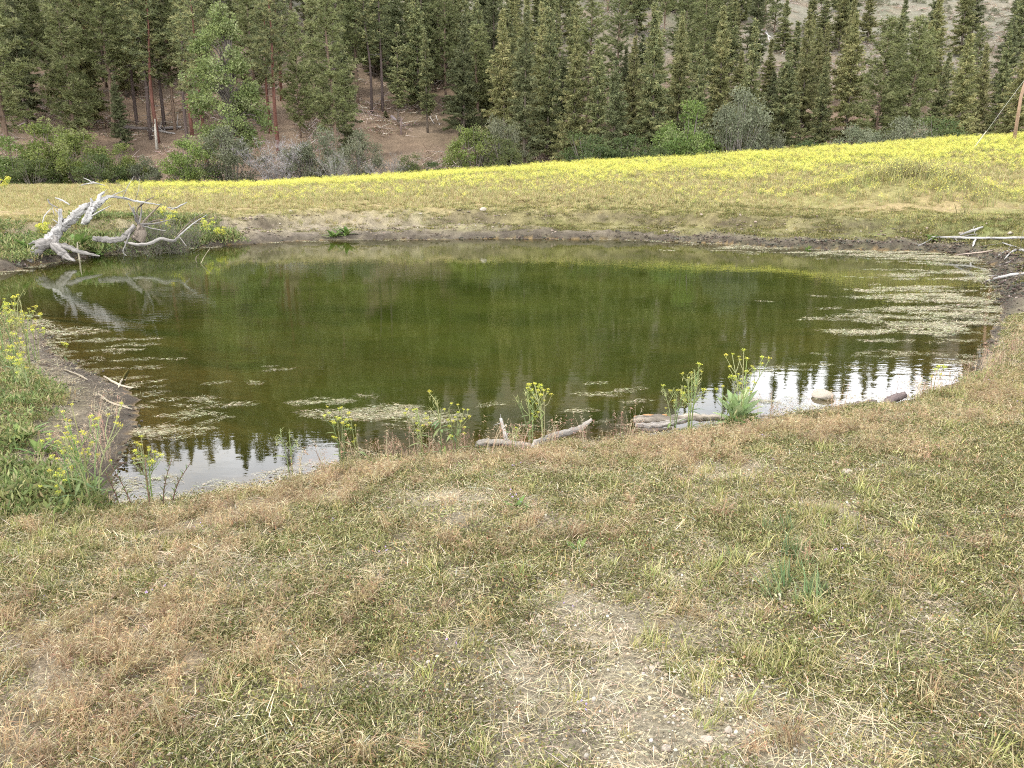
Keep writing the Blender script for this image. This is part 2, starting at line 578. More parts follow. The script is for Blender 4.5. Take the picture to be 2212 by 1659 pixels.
def fields(x, y):
    """Cover of the near bank, 0..1 each."""
    b = np.clip(1.1 * patch(x, y, BARE) + .5 * fbm(x * 2.4, y * 2.4, 4, 51) - .08, 0, 1)
    r = np.clip(1.15 * patch(x, y, RED) + .95 * fbm(x * 1.4, y * 1.4, 4, 52) - .08, 0, 1)
    ye = np.clip(patch(x, y, YELLOW) + .3 * fbm(x * 1.8, y * 1.8, 3, 53) - .1, 0, 1)
    bl = np.clip(patch(x, y, BLUE) + .2 * fbm(x * 3, y * 3, 3, 54) - .12, 0, 1)
    g = np.clip(.75 + .7 * fbm(x * 1.1, y * 1.1, 4, 55) - .75 * b - .35 * r, 0, 1)
    return b, r, ye, bl, g


d, wf, hm, bt, qd = (info[k] for k in ('d', 'wf', 'hm', 'bt', 'q'))
dpos = np.maximum(d, 0)
near_w = (GY < 16) & (GY > -8) & (np.abs(GX) < 16)
bare = np.zeros_like(GX); redf = np.zeros_like(GX); grn = np.full_like(GX, .6)
bb, rr_, yy_, bl_, gg_ = fields(GX[near_w], GY[near_w])
bare[near_w], redf[near_w], grn[near_w] = bb, rr_, gg_
soil = c3(.30, .255, .185)
col = np.broadcast_to(soil, GX.shape + (3,)).copy()
col = lerp3(col, c3(.13, .115, .065), .75 * grn)
col = lerp3(col, c3(.27, .19, .11), .5 * redf)
col = lerp3(col, c3(.335, .295, .205), .8 * bare)
mead = np.broadcast_to(c3(.27, .245, .10), GX.shape + (3,)).copy()
pn = np.clip(.5 + 1.2 * fbm(GX * .12, GY * .35, 4, 61), 0, 1)
mead = lerp3(mead, c3(.36, .26, .15), .6 * pn)
mead = lerp3(mead, c3(.16, .19, .055), np.clip(.55 + 1.4 * fbm(GX * .16, GY * .3, 4, 62) - .25, 0, 1) * sstep(-8, 16, GX + .6 * (34 - GY)))
# the eroded strip of the far bank: bare grey-brown at left, mossy at right
erod = np.clip(1.25 * np.exp(-((bt - .42) / .42) ** 2), 0, 1) * (bt < 1.0)
lefty = 1 - sstep(-7, 3, GX + 2 * fbm(GX * .3, GY * .3, 2, 63))
mead = lerp3(mead, c3(.30, .255, .19), erod * np.clip(.35 + .6 * lefty + .5 * fbm(GX * 1.1, GY * 1.7, 3, 64), 0, 1))
mead = lerp3(mead, c3(.17, .165, .055), erod * (1 - lefty) * np.clip(.45 + .9 * fbm(GX * .6, GY * 1.4, 3, 65), 0, 1))
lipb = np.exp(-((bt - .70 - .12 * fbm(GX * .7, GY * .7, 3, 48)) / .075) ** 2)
mead = lerp3(mead, c3(.095, .075, .05), lipb * np.clip(.35 + 1.6 * fbm(GX * .45, GY * .3, 4, 74), 0, .95))  # dark soil under the lip also paints in the undercut's shade
mead = lerp3(mead, c3(.23, .195, .15), np.exp(-((bt - .16) / .13) ** 2) * .8)
mead = lerp3(mead, c3(.10, .082, .055), erod * np.clip(1.5 * fbm(GX * 1.6, GY * 3.2, 4, 73) - .15, 0, .85))
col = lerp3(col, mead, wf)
hillc = np.broadcast_to(c3(.195, .14, .098), GX.shape + (3,)).copy()
up = sstep(100, 135, GY + 10 * fbm(GX * .05, GY * .05, 3, 66))
hillc = lerp3(hillc, c3(.195, .185, .14), up)
hillc = lerp3(hillc, c3(.125, .135, .075), np.clip(.9 * fbm(GX * .12, GY * .12, 4, 67), 0, 1) * (.3 + .7 * up))
hillc = lerp3(hillc, c3(.255, .195, .14), np.clip(1.1 * fbm(GX * .3, GY * .3, 3, 68), 0, 1))
col = lerp3(col, hillc, np.clip(hm + qd * .8, 0, 1))
lm = .46 * sstep(-2.6, -3.6, GX) * sstep(5.2, 6.0, GY) * (1 - sstep(10.5, 13, GY))
col = lerp3(col, c3(.20, .165, .125), (1 - sstep(.5, 1.3, dpos / np.maximum(lm, .02))) * (lm > .05) * .9)
wet = np.exp(-(dpos / (.28 + .35 * lm + .55 * wf + .25 * np.clip(fbm(GX * .6, GY * .6, 2, 69), -1, 1))) ** 2) * (d > -.05)
col = lerp3(col, c3(.075, .062, .048), wet * np.clip(.85 + .5 * fbm(GX * 3, GY * 3, 3, 70), 0, 1))
bed = np.broadcast_to(c3(.25, .175, .085), GX.shape + (3,)).copy()
bed = lerp3(bed, c3(.07, .055, .018), np.clip(.35 + 1.5 * fbm(GX * 1.0, GY * 1.3, 4, 71), 0, 1))
bed = lerp3(bed, c3(.055, .085, .02), np.clip(1.3 * fbm(GX * .5, GY * .7, 3, 72), 0, 1) * sstep(.4, 2.0, -d))
col = np.where((d < 0)[..., None], bed, col)

gm = bpy.data.materials.new('earth')
gm.use_nodes = True
N, L = gm.node_tree.nodes, gm.node_tree.links
pb = N['Principled BSDF']
pb.inputs['Roughness'].default_value = .95
pb.inputs['Specular IOR Level'].default_value = .15
at = N.new('ShaderNodeAttribute'); at.attribute_name = 'col'
tc = N.new('ShaderNodeTexCoord')
fac = None
bumps = []
for sc, lo, hi, det in ((55.0, .45, 1.5, 6), (5.5, .72, 1.28, 6), (1.1, .8, 1.2, 5)):
    n = N.new('ShaderNodeTexNoise'); n.inputs['Scale'].default_value = sc; n.inputs['Detail'].default_value = det; n.inputs['Roughness'].default_value = .65
    L.new(tc.outputs['Object'], n.inputs['Vector'])
    r = N.new('ShaderNodeMapRange'); r.inputs['From Min'].default_value = .3; r.inputs['From Max'].default_value = .7
    r.inputs['To Min'].default_value = lo; r.inputs['To Max'].default_value = hi
    L.new(n.outputs['Fac'], r.inputs['Value'])
    bumps.append(n)
    if fac is None:
        fac = r.outputs[0]
    else:
        mm = N.new('ShaderNodeMath'); mm.operation = 'MULTIPLY'
        L.new(fac, mm.inputs[0]); L.new(r.outputs[0], mm.inputs[1]); fac = mm.outputs[0]
mul = N.new('ShaderNodeVectorMath'); mul.operation = 'SCALE'
L.new(at.outputs['Color'], mul.inputs[0]); L.new(fac, mul.inputs['Scale'])
L.new(mul.outputs[0], pb.inputs['Base Color'])
b1 = N.new('ShaderNodeBump'); b1.inputs['Strength'].default_value = 1.0; b1.inputs['Distance'].default_value = .025
L.new(bumps[0].outputs['Fac'], b1.inputs['Height'])
b2 = N.new('ShaderNodeBump'); b2.inputs['Strength'].default_value = .6; b2.inputs['Distance'].default_value = .08
L.new(bumps[1].outputs['Fac'], b2.inputs['Height']); L.new(b1.outputs[0], b2.inputs['Normal'])
L.new(b2.outputs[0], pb.inputs['Normal'])

ny, nx = GX.shape
idx = np.arange(ny * nx).reshape(ny, nx)
Q = np.stack([idx[:-1, :-1], idx[:-1, 1:], idx[1:, 1:], idx[1:, :-1]], -1).reshape(-1, 4)


def grid_mesh(name, V, Q, mat, col=None, extra=None):
    me = bpy.data.meshes.new(name)
    me.vertices.add(len(V)); me.vertices.foreach_set('co', V.astype(np.float32).ravel())
    me.loops.add(len(Q) * 4); me.loops.foreach_set('vertex_index', Q.astype(np.int32).ravel())
    me.polygons.add(len(Q))
    me.polygons.foreach_set('loop_start', np.arange(0, len(Q) * 4, 4, dtype=np.int32))
    me.polygons.foreach_set('loop_total', np.full(len(Q), 4, np.int32))
    me.polygons.foreach_set('use_smooth', np.ones(len(Q), bool))
    if col is not None:
        ca = me.color_attributes.new('col', 'FLOAT_COLOR', 'POINT')
        ca.data.foreach_set('color', np.concatenate([col, np.ones((len(col), 1))], 1).astype(np.float32).ravel())
    for k, v in (extra or {}).items():
        a = me.attributes.new(k, 'FLOAT', 'POINT'); a.data.foreach_set('value', v.astype(np.float32).ravel())
    me.materials.append(mat)
    me.update()
    return me


ground = link('ground', grid_mesh('ground', np.stack([GX, GY, GH], -1).reshape(-1, 3), Q, gm, np.clip(col, .01, .9).reshape(-1, 3)))
tag(ground, 'dry grassy bank, flowering meadow and brown wooded hillside around the pond', 'ground', kind='structure')

# ------------------------------------------------------------------ water
wx, wy = np.linspace(-21, 16, 190), np.linspace(4.5, 34.5, 190)
WX, WY = np.meshgrid(wx, wy)
WH = terrain(WX, WY, fine=False)
wi = np.arange(WX.size).reshape(WX.shape)
WQ = np.stack([wi[:-1, :-1], wi[:-1, 1:], wi[1:, 1:], wi[1:, :-1]], -1)
keep = (WH[:-1, :-1] < .12) | (WH[1:, 1:] < .12) | (WH[:-1, 1:] < .12) | (WH[1:, :-1] < .12)
WQ = WQ[keep]
used, inv = np.unique(WQ.ravel(), return_inverse=True)
WV = np.stack([WX.ravel()[used], WY.ravel()[used], np.zeros(len(used))], 1)
wm = bpy.data.materials.new('pond_water')
wm.use_nodes = True
N, L = wm.node_tree.nodes, wm.node_tree.links
N.clear()
out = N.new('ShaderNodeOutputMaterial')
da = N.new('ShaderNodeAttribute'); da.attribute_name = 'depth'
tc = N.new('ShaderNodeTexCoord')
cl = N.new('ShaderNodeTexNoise'); cl.inputs['Scale'].default_value = .32; cl.inputs['Detail'].default_value = 4
L.new(tc.outputs['Object'], cl.inputs['Vector'])
dm = N.new('ShaderNodeMath'); dm.operation = 'MULTIPLY'; dm.inputs[1].default_value = -1.25
ex = N.new('ShaderNodeMath'); ex.operation = 'EXPONENT'
om = N.new('ShaderNodeMath'); om.operation = 'SUBTRACT'; om.inputs[0].default_value = 1.0
L.new(da.outputs['Fac'], dm.inputs[0]); L.new(dm.outputs[0], ex.inputs[0]); L.new(ex.outputs[0], om.inputs[1])
gmix = N.new('ShaderNodeMix'); gmix.data_type = 'RGBA'
gmix.inputs['A'].default_value = (.036, .054, .007, 1); gmix.inputs['B'].default_value = (.074, .095, .015, 1)
mr = N.new('ShaderNodeMapRange'); mr.inputs['From Min'].default_value = .35; mr.inputs['From Max'].default_value = .65
L.new(cl.outputs['Fac'], mr.inputs['Value']); L.new(mr.outputs[0], gmix.inputs['Factor'])
df = N.new('ShaderNodeBsdfDiffuse'); L.new(gmix.outputs['Result'], df.inputs['Color'])
tr = N.new('ShaderNodeBsdfTransparent'); tr.inputs['Color'].default_value = (.80, .78, .55, 1)
body = N.new('ShaderNodeMixShader')
L.new(om.outputs[0], body.inputs[0]); L.new(tr.outputs[0], body.inputs[1]); L.new(df.outputs[0], body.inputs[2])
gl = N.new('ShaderNodeBsdfGlossy'); gl.inputs['Roughness'].default_value = .02
fr = N.new('ShaderNodeFresnel'); fr.inputs['IOR'].default_value = 1.48
n1 = N.new('ShaderNodeTexNoise'); n1.inputs['Scale'].default_value = 4.5; n1.inputs['Detail'].default_value = 3; n1.inputs['Roughness'].default_value = .5
mp = N.new('ShaderNodeMapping'); mp.inputs['Scale'].default_value = (.55, 1.25, 1)
L.new(tc.outputs['Object'], mp.inputs['Vector']); L.new(mp.outputs[0], n1.inputs['Vector'])
n2 = N.new('ShaderNodeTexNoise'); n2.inputs['Scale'].default_value = .25; n2.inputs['Detail'].default_value = 2
L.new(tc.outputs['Object'], n2.inputs['Vector'])
amp = N.new('ShaderNodeMapRange'); amp.inputs['From Min'].default_value = .4; amp.inputs['From Max'].default_value = .65
amp.inputs['To Min'].default_value = .25; amp.inputs['To Max'].default_value = 1.0
L.new(n2.outputs['Fac'], amp.inputs['Value'])
hh = N.new('ShaderNodeMath'); hh.operation = 'MULTIPLY'
L.new(n1.outputs['Fac'], hh.inputs[0]); L.new(amp.outputs[0], hh.inputs[1])
bp = N.new('ShaderNodeBump'); bp.inputs['Strength'].default_value = .024; bp.inputs['Distance'].default_value = .10
L.new(hh.outputs[0], bp.inputs['Height'])
L.new(bp.outputs[0], gl.inputs['Normal']); L.new(bp.outputs[0], fr.inputs['Normal'])
fin = N.new('ShaderNodeMixShader')
L.new(fr.outputs[0], fin.inputs[0]); L.new(body.outputs[0], fin.inputs[1]); L.new(gl.outputs[0], fin.inputs[2])
L.new(fin.outputs[0], out.inputs['Surface'])
water = link('water', grid_mesh('water', WV, inv.reshape(-1, 4), wm, None, {'depth': np.maximum(-WH.ravel()[used], 0)}))
tag(water, 'still green pond water mirroring the trees, brown in the shallows', 'water', kind='structure')

# ------------------------------------------------------------------ scatter (ground cover nobody could count)
_scatter_groups = {}


def scatter_tree(coll):
    g = bpy.data.node_groups.new('scatter_cover', 'GeometryNodeTree')
    g.interface.new_socket('Geometry', in_out='INPUT', socket_type='NodeSocketGeometry')
    g.interface.new_socket('Geometry', in_out='OUTPUT', socket_type='NodeSocketGeometry')
    n, l = g.nodes, g.links
    gi, go = n.new('NodeGroupInput'), n.new('NodeGroupOutput')
    ip = n.new('GeometryNodeInstanceOnPoints')
    ci = n.new('GeometryNodeCollectionInfo')
    ci.inputs['Collection'].default_value = coll
    ci.inputs['Separate Children'].default_value = True
    ci.inputs['Reset Children'].default_value = True
    ip.inputs['Pick Instance'].default_value = True
    def attr(name, t):
        a = n.new('GeometryNodeInputNamedAttribute'); a.data_type = t; a.inputs['Name'].default_value = name
        return next(o for o in a.outputs if o.enabled and o.name == 'Attribute')
    l.new(gi.outputs[0], ip.inputs['Points'])
    l.new(ci.outputs[0], ip.inputs['Instance'])
    l.new(attr('pick', 'INT'), ip.inputs['Instance Index'])
    l.new(attr('rot', 'FLOAT_VECTOR'), ip.inputs['Rotation'])
    l.new(attr('scl', 'FLOAT'), ip.inputs['Scale'])
    l.new(ip.outputs[0], go.inputs[0])
    return g


def scatter(name, label, cat, P, S, protos, tilt=.12, rng=RNG, pick=None):
    P = np.asarray(P, np.float32)
    n = len(P)
    me = bpy.data.meshes.new(name)
    me.vertices.add(n)
    me.vertices.foreach_set('co', P.ravel())
    rot = np.stack([rng.normal(0, tilt, n), rng.normal(0, tilt, n), rng.uniform(0, 6.283, n)], 1).astype(np.float32)
    a = me.attributes.new('rot', 'FLOAT_VECTOR', 'POINT'); a.data.foreach_set('vector', rot.ravel())
    a = me.attributes.new('scl', 'FLOAT', 'POINT'); a.data.foreach_set('value', np.broadcast_to(S, n).astype(np.float32))
    a = me.attributes.new('pick', 'INT', 'POINT')
    a.data.foreach_set('value', (rng.integers(0, len(protos), n) if pick is None else pick).astype(np.int32))
    coll = bpy.data.collections.new(name + '_pieces')
    for me_p in protos:
        coll.objects.link(bpy.data.objects.new(name + '_piece', me_p))
    o = link(name, me)
    md = o.modifiers.new('cover', 'NODES')
    md.node_group = scatter_tree(coll)
    tag(o, label, cat, kind='stuff')
    return o


def var_col(base, n, rng, v=.18, h=.06):
    b = np.asarray(base, float)
    return np.clip(b * (1 + rng.normal(0, v, (n, 1))) * (1 + rng.normal(0, h, (n, 3))), .004, .95)


def mixc(cols, wts, n, rng, v=.15, h=.05):
    cols = np.asarray(cols, float)
    k = rng.choice(len(cols), n, p=np.asarray(wts) / np.sum(wts))
    return np.clip(cols[k] * (1 + rng.normal(0, v, (n, 1))) * (1 + rng.normal(0, h, (n, 3))), .004, .95)


def disk(n, r, rng):
    a, q = rng.uniform(0, 6.283, n), r * np.sqrt(rng.uniform(0, 1, n))
    return np.stack([q * np.cos(a), q * np.sin(a), np.zeros(n)], 1)


def protos(k, fn, mat, name):
    out = []
    for i in range(k):
        mb = MB()
        fn(mb, np.random.default_rng(100 + 17 * i + len(name)))
        out.append(mb.mesh(name, mat))
    return out


def p_weed(mb, g):
    n = 240
    O = disk(n, .115, g); O[:, 2] = g.uniform(0, .035, n) * (1 - np.hypot(O[:, 0], O[:, 1]) / .16)
    D = rand_dirs(n, g, -.15); D[:, 2] *= .8
    diamonds(mb, O, D, g.uniform(.006, .018, n), g.uniform(.003, .007, n), mixc([(.125, .135, .038), (.19, .19, .066), (.34, .31, .15), (.30, .18, .09)], [5, 4, 2.6, .8], n, g), g)
    m = 22
    O = disk(m, .1, g); O[:, 2] = .01
    blades(mb, O, g.uniform(0, 6.3, m), g.uniform(.5, 1.4, m), g.uniform(.02, .055, m), .0022, mixc([(.42, .37, .21), (.30, .27, .11)], [1, 1], m, g), g, .3)


def p_straw(mb, g):
    n = 34
    O = disk(n, .12, g); O[:, 2] = g.uniform(.003, .03, n)
    blades(mb, O, g.uniform(0, 6.3, n), g.uniform(1.2, 1.6, n), g.uniform(.02, .09, n), g.uniform(.0014, .0028, n), mixc([(.58, .50, .32), (.45, .37, .22), (.36, .26, .15), (.5, .47, .38)], [4, 3, 1, 1], n, g), g, .12)


def p_red(mb, g):
    n = 46
    O = disk(n, .05, g)
    c = mixc([(.33, .235, .125), (.41, .325, .18), (.27, .165, .10), (.48, .42, .25)], [3, 3, 1.3, 1.8], n, g)
    tip = blades(mb, O, g.uniform(0, 6.3, n), np.abs(g.normal(.25, .25, n)), g.uniform(.06, .16, n), g.uniform(.002, .0035, n), c, g, .8)
    k = np.repeat(np.arange(n), 3)
    D = rand_dirs(len(k), g); D[:, 2] = D[:, 2] * .5 - .35
    slivers(mb, tip[k], D, g.uniform(.012, .035, len(k)), .003, c[k] * 1.08, g)


def p_yellow(mb, g):
    n = 44
    O = disk(n, .055, g)
    c = mixc([(.33, .33, .11), (.42, .38, .17), (.24, .27, .09), (.50, .44, .26)], [3, 3, 2, 1.5], n, g)
    blades(mb, O, g.uniform(0, 6.3, n), np.abs(g.normal(.18, .2, n)), g.uniform(.05, .15, n), g.uniform(.003, .0055, n), c, g, .7, c * [1.1, 1.04, 1.05])


def p_blue(mb, g):
    n = 34
    O = disk(n, .06, g)
    c = mixc([(.13, .19, .085), (.17, .225, .085), (.27, .28, .12)], [3, 2, 1.5], n, g)
    blades(mb, O, g.uniform(0, 6.3, n), np.abs(g.normal(.2, .2, n)), g.uniform(.09, .22, n), g.uniform(.004, .007, n), c, g, .7)


def rock(mb, g, r=1.0, c=(.5, .47, .42), flat=.6, n=1):
    """An angular pebble: a jittered icosahedron split once."""
    t = (1 + 5 ** .5) / 2
    V = nrm(np.array([(-1, t, 0), (1, t, 0), (-1, -t, 0), (1, -t, 0), (0, -1, t), (0, 1, t), (0, -1, -t), (0, 1, -t), (t, 0, -1), (t, 0, 1), (-t, 0, -1), (-t, 0, 1)], float))
    F = [(0, 11, 5), (0, 5, 1), (0, 1, 7), (0, 7, 10), (0, 10, 11), (1, 5, 9), (5, 11, 4), (11, 10, 2), (10, 7, 6), (7, 1, 8), (3, 9, 4), (3, 4, 2), (3, 2, 6), (3, 6, 8), (3, 8, 9), (4, 9, 5), (2, 4, 11), (6, 2, 10), (8, 6, 7), (9, 8, 1)]
    for _ in range(n):
        V = list(map(tuple, V)); mid = {}; F2 = []
        def mp(a, b):
            k = (min(a, b), max(a, b))
            if k not in mid:
                m = (np.array(V[a]) + np.array(V[b])) / 2
                V.append(tuple(m / np.linalg.norm(m))); mid[k] = len(V) - 1
            return mid[k]
        for a, b, c_ in F:
            x, y, z = mp(a, b), mp(b, c_), mp(c_, a)
            F2 += [(a, x, z), (b, y, x), (c_, z, y), (x, y, z)]
        F = F2; V = np.array(V)
    # cut by a few random planes: facets
    for dirn in rand_dirs(7, g):
        s = V @ dirn
        lim = g.uniform(.55, .85)
        V = V - np.maximum(s - lim, 0)[:, None] * dirn
    V = V * (1 + g.normal(0, .025, (len(V), 1)))
    V = V * np.array([g.uniform(.8, 1.2), g.uniform(.7, 1.0), flat]) * r
    mb.add(V, F, c)


def p_pebble(mb, g):
    for _ in range(60):
        sub = MB(); rock(sub, g, .0025 + .0065 * g.uniform() ** 2.5, mixc([(.46, .40, .29), (.36, .31, .22), (.54, .50, .41), (.24, .19, .13)], [4, 3, 1.2, 2.4], 1, g)[0], .65, 0)
        o = disk(1, .12, g)[0]
        mb.add(sub.V[0] + o + [0, 0, .002], sub.T[0], sub.C[0])


def p_bloom(mb, g):
    for _ in range(3):
        o = disk(1, .05, g)[0] + [0, 0, g.uniform(.03, .06)]
        D = rand_dirs(5, g, 0)
        diamonds(mb, np.repeat(o[None], 5, 0), D, .009, .006, (.55, .42, .72), g)


# --- near bank
def sample(n, x0, x1, y0, y1, rng=RNG, bias=None):
    y = rng.uniform(y0, y1, n) if bias is None else y0 + (y1 - y0) * rng.uniform(0, 1, n) ** bias
    x = rng.uniform(x0, x1, n)
    k = np.abs(x) < 1.2 + y * .86
    return x[k], y[k]


def left_mud(x, y):
    return .46 * sstep(-2.6, -3.6, x) * sstep(5.2, 6.0, y) * (1 - sstep(10.5, 13, y)) * (1 + .6 * fbm(x * 1.2, y * 1.2, 2, 98))


def place(x, y, prob, rng=RNG, lim=.06, lift=0.0, mud=1.0):
    k = rng.uniform(0, 1, len(x)) < prob
    x, y = x[k], y[k]
    h, f = terrain(x, y, want=True)
    ok = f['d'] > lim + mud * left_mud(x, y)
    return np.stack([x[ok], y[ok], h[ok] + lift], 1)


NEAR = (-14, 13, 1.2, 13.0)
x, y = sample(74000, *NEAR, bias=1.25); b, r, ye, bl, g_ = fields(x, y)
P = place(x, y, np.clip(.9 * g_ + .05 - .1 * r, .03, 1), lim=.25)
scatter('weed_cover', 'low olive green weeds matted over the near bank', 'weeds', P, RNG.uniform(.7, 1.35, len(P)) * (.9 + .05 * P[:, 1]), protos(5, p_weed, M['weed'], 'weed_mat'))
x, y = sample(34000, *NEAR, bias=1.25); b, r, ye, bl, g_ = fields(x, y)
P = place(x, y, np.clip(.5 + .3 * b, 0, 1), lim=.1, mud=.15)
scatter('straw_litter', 'pale dry straw lying loose on the near bank', 'dry straw', P, RNG.uniform(.6, 1.2, len(P)) * (.9 + .04 * P[:, 1]), protos(5, p_straw, M['straw'], 'straw_wisp'), tilt=.08)
x, y = sample(44000, *NEAR, bias=1.25); b, r, ye, bl, g_ = fields(x, y)
P = place(x, y, np.clip(r * .85 - .05 - .4 * b, .03, 1), lim=.12)
scatter('cheatgrass', 'reddish brown dry grass in patches on the near bank', 'dry grass', P, RNG.uniform(.6, 1.25, len(P)) * (.75 + .03 * P[:, 1]) * (.55 + .45 * sstep(.1, 1.0, shore_dist(P[:, 0], P[:, 1]))), protos(5, p_red, M['grass'], 'red_tuft'), tilt=.15)
x, y = sample(42000, *NEAR, bias=1.25); b, r, ye, bl, g_ = fields(x, y)
P = place(x, y, np.clip(ye * 1.0 - .06, .05, 1), lim=.15)
scatter('short_grass', 'short yellowish green grass in tufts on the near bank', 'grass', P, RNG.uniform(.4, 1.0, len(P)) * (.8 + .04 * P[:, 1]), protos(5, p_yellow, M['grass'], 'yellow_tuft'), tilt=.15)
x, y = sample(16000, *NEAR, bias=1.2); b, r, ye, bl, g_ = fields(x, y)
P = place(x, y, np.clip(bl * 1.0 - .08, 0, 1), lim=.2)
scatter('green_grass', 'blue green young grass right of the bare soil patch', 'grass', P, RNG.uniform(.45, .95, len(P)), protos(4, p_blue, M['grass'], 'green_tuft'), tilt=.15)
x, y = sample(26000, *NEAR, bias=1.3); b, r, ye, bl, g_ = fields(x, y)
P = place(x, y, np.clip(b * 1.5 - .05, .05, 1), lim=.15)
scatter('gravel', 'small angular pebbles on the bare soil of the near bank', 'gravel', P, RNG.uniform(.5, 1.5, len(P)), protos(5, p_pebble, M['stone'], 'pebble_scatter'), tilt=.05)
x, y = sample(900, *NEAR, bias=1.4)
P = place(x, y, np.full(len(x), .35), lim=.3)
scatter('purple_flowers', 'tiny pale purple flowers dotted through the near weeds', 'flowers', P, RNG.uniform(.6, 1.1, len(P)), protos(3, p_bloom, M['flower'], 'tiny_bloom'))


# --- far bank and meadow
def p_mgrass(mb, g):
    n = 36
    O = disk(n, .16, g)
    c = mixc([(.36, .33, .13), (.42, .36, .19), (.24, .26, .08), (.46, .33, .2)], [3, 3, 2, 1], n, g)
    blades(mb, O, g.uniform(0, 6.3, n), np.abs(g.normal(.15, .2, n)), g.uniform(.12, .34, n), g.uniform(.008, .016, n), c, g, .6)


def p_rank(mb, g):
    n = 34
    O = disk(n, .2, g)
    c = mixc([(.26, .26, .10), (.34, .31, .13), (.17, .17, .075), (.36, .27, .16)], [3, 3, 1.3, 1.3], n, g)
    tip = blades(mb, O, g.uniform(0, 6.3, n), np.abs(g.normal(.2, .2, n)), g.uniform(.2, .5, n), .012, c, g, .5)
    diamonds(mb, np.repeat(tip[:7], 3, 0) + g.normal(0, .02, (21, 3)), rand_dirs(21, g), .024, .018, (.70, .66, .16), g)


def p_moss(mb, g):
    n = 60
    O = disk(n, .2, g)
    c = mixc([(.17, .165, .045), (.27, .25, .085), (.09, .10, .03), (.36, .31, .16)], [3, 3, 2.2, 1.4], n, g) * g.uniform(.7, 1.25)
    blades(mb, O, g.uniform(0, 6.3, n), np.abs(g.normal(.4, .3, n)), g.uniform(.03, .10, n), g.uniform(.008, .016, n), c, g, .6)


def p_mustard(mb, g):
    for _ in range(3):
        o = disk(1, .2, g)[0]
        h = g.uniform(.22, .5)
        n = 5
        tips = np.array([o + disk(1, .10, g)[0] + [0, 0, h * g.uniform(.62, 1.0)] for _ in range(n)])
        base = np.repeat((o + [0, 0, h * .4])[None], n, 0)
        slivers(mb, np.concatenate([o[None], base]), np.concatenate([[[0, 0, 1.0]], tips - base]), np.concatenate([[h * .8], np.linalg.norm(tips - base, axis=1)]), .009, (.24, .27, .09), g)
        m = 6
        k = np.repeat(np.arange(n), m)
        O = tips[k] + g.normal(0, .026, (len(k), 3))
        diamonds(mb, O, rand_dirs(len(k), g, -.2), g.uniform(.014, .026, len(k)), .018, mixc([(.80, .74, .13), (.74, .72, .2), (.48, .52, .15)], [4, 2, 1.8], len(k), g, .08, .03), g)
        O = o + np.stack([g.normal(0, .02, 4), g.normal(0, .02, 4), g.uniform(.03, h * .6, 4)], 1)
        D = rand_dirs(4, g, -.1); D[:, 2] = np.abs(D[:, 2])
        diamonds(mb, O, D, g.uniform(.05, .11, 4), .018, var_col((.17, .21, .08), 4, g), g)


def far_sample(n, y0, y1, xm=1.0):
    y = RNG.uniform(y0, y1, n); x = RNG.uniform(-.78, .78, n) * y * xm
    return x, y


x, y = far_sample(42000, 22, 60)
h, f = terrain(x, y, want=True)
ok = (f['d'] > 1.9 + .6 * fbm(x * .5, y * .5, 2, 81)) & (f['q'] < .4) & (RNG.uniform(0, 1, len(x)) < .35 + .65 * sstep(32, 40, y))
P = np.stack([x, y, h], 1)[ok]
scatter('meadow_grass', 'pale yellow green grass of the meadow across the pond', 'grass', P, RNG.uniform(.6, 1.2, len(P)) * (.55 + .5 * sstep(31, 42, P[:, 1])), protos(5, p_mgrass, M['meadow'], 'meadow_tuft'), tilt=.12)
x, y = far_sample(60000, 16, 40)
h, f = terrain(x, y, want=True)
pr = sstep(-9, 4, x) * .75 + .22
ok = (f['d'] > .7 + .5 * fbm(x * .8, y * .8, 2, 82)) & (f['d'] < 7) & (RNG.uniform(0, 1, len(x)) < pr * np.clip(.55 + 1.0 * fbm(x * .9, y * 1.3, 3, 83), .05, 1))
P = np.stack([x, y, h], 1)[ok]
scatter('bank_moss', 'short mossy grass on the eroded bank across the pond', 'grass', P, RNG.uniform(.6, 1.2, len(P)), protos(4, p_moss, M['meadow'], 'moss_tuft'), tilt=.1)


x = MOUND[0] + RNG.normal(.6, 2.7, 420); y = MOUND[1] + RNG.normal(.4, 1.7, 420)
P = np.stack([x, y, terrain(x, y)], 1)
scatter('mound_weeds', 'tall rank weeds growing over the low mound in the meadow', 'weeds', P, RNG.uniform(.9, 1.9, len(P)) * np.exp(-(((x - MOUND[0]) / 5) ** 2)), protos(4, p_rank, M['meadow'], 'rank_weed'), tilt=.15)


def yellow_density(x, y):
    e = 52.5 - .12 * np.clip(x, -4, 24)
    a = sstep(e - 9, e + 6, y + 6 * fbm(x * .13, y * .2, 4, 84)) ** 1.4 * sstep(-.50, -.44, x / y)
    n = np.clip(.5 + 1.1 * fbm(x * .3, y * .5, 3, 86), 0, 1)
    m = .16 * np.exp(-(((x - MOUND[0]) / 6.0) ** 2 + ((y - MOUND[1] - 1.0) / 3.0) ** 2)) + .07 * sstep(36, 46, y)
    return np.clip(np.maximum(.5 * a * (.3 + 1.0 * n), 1.0 * m * n), 0, 1)


x, y = far_sample(150000, 33, 60.5)
h, f = terrain(x, y, want=True)
ok = (f['d'] > 3) & (f['q'] < .25) & (RNG.uniform(0, 1, len(x)) < yellow_density(x, y) * (x / y > -.52))
P = np.stack([x, y, h], 1)[ok]
scatter('mustard_bloom', 'bright yellow mustard in full bloom along the meadow crest', 'wildflowers', P, RNG.uniform(.65, 1.15, len(P)), protos(6, p_mustard, M['flower'], 'mustard_sprig'), tilt=.08)


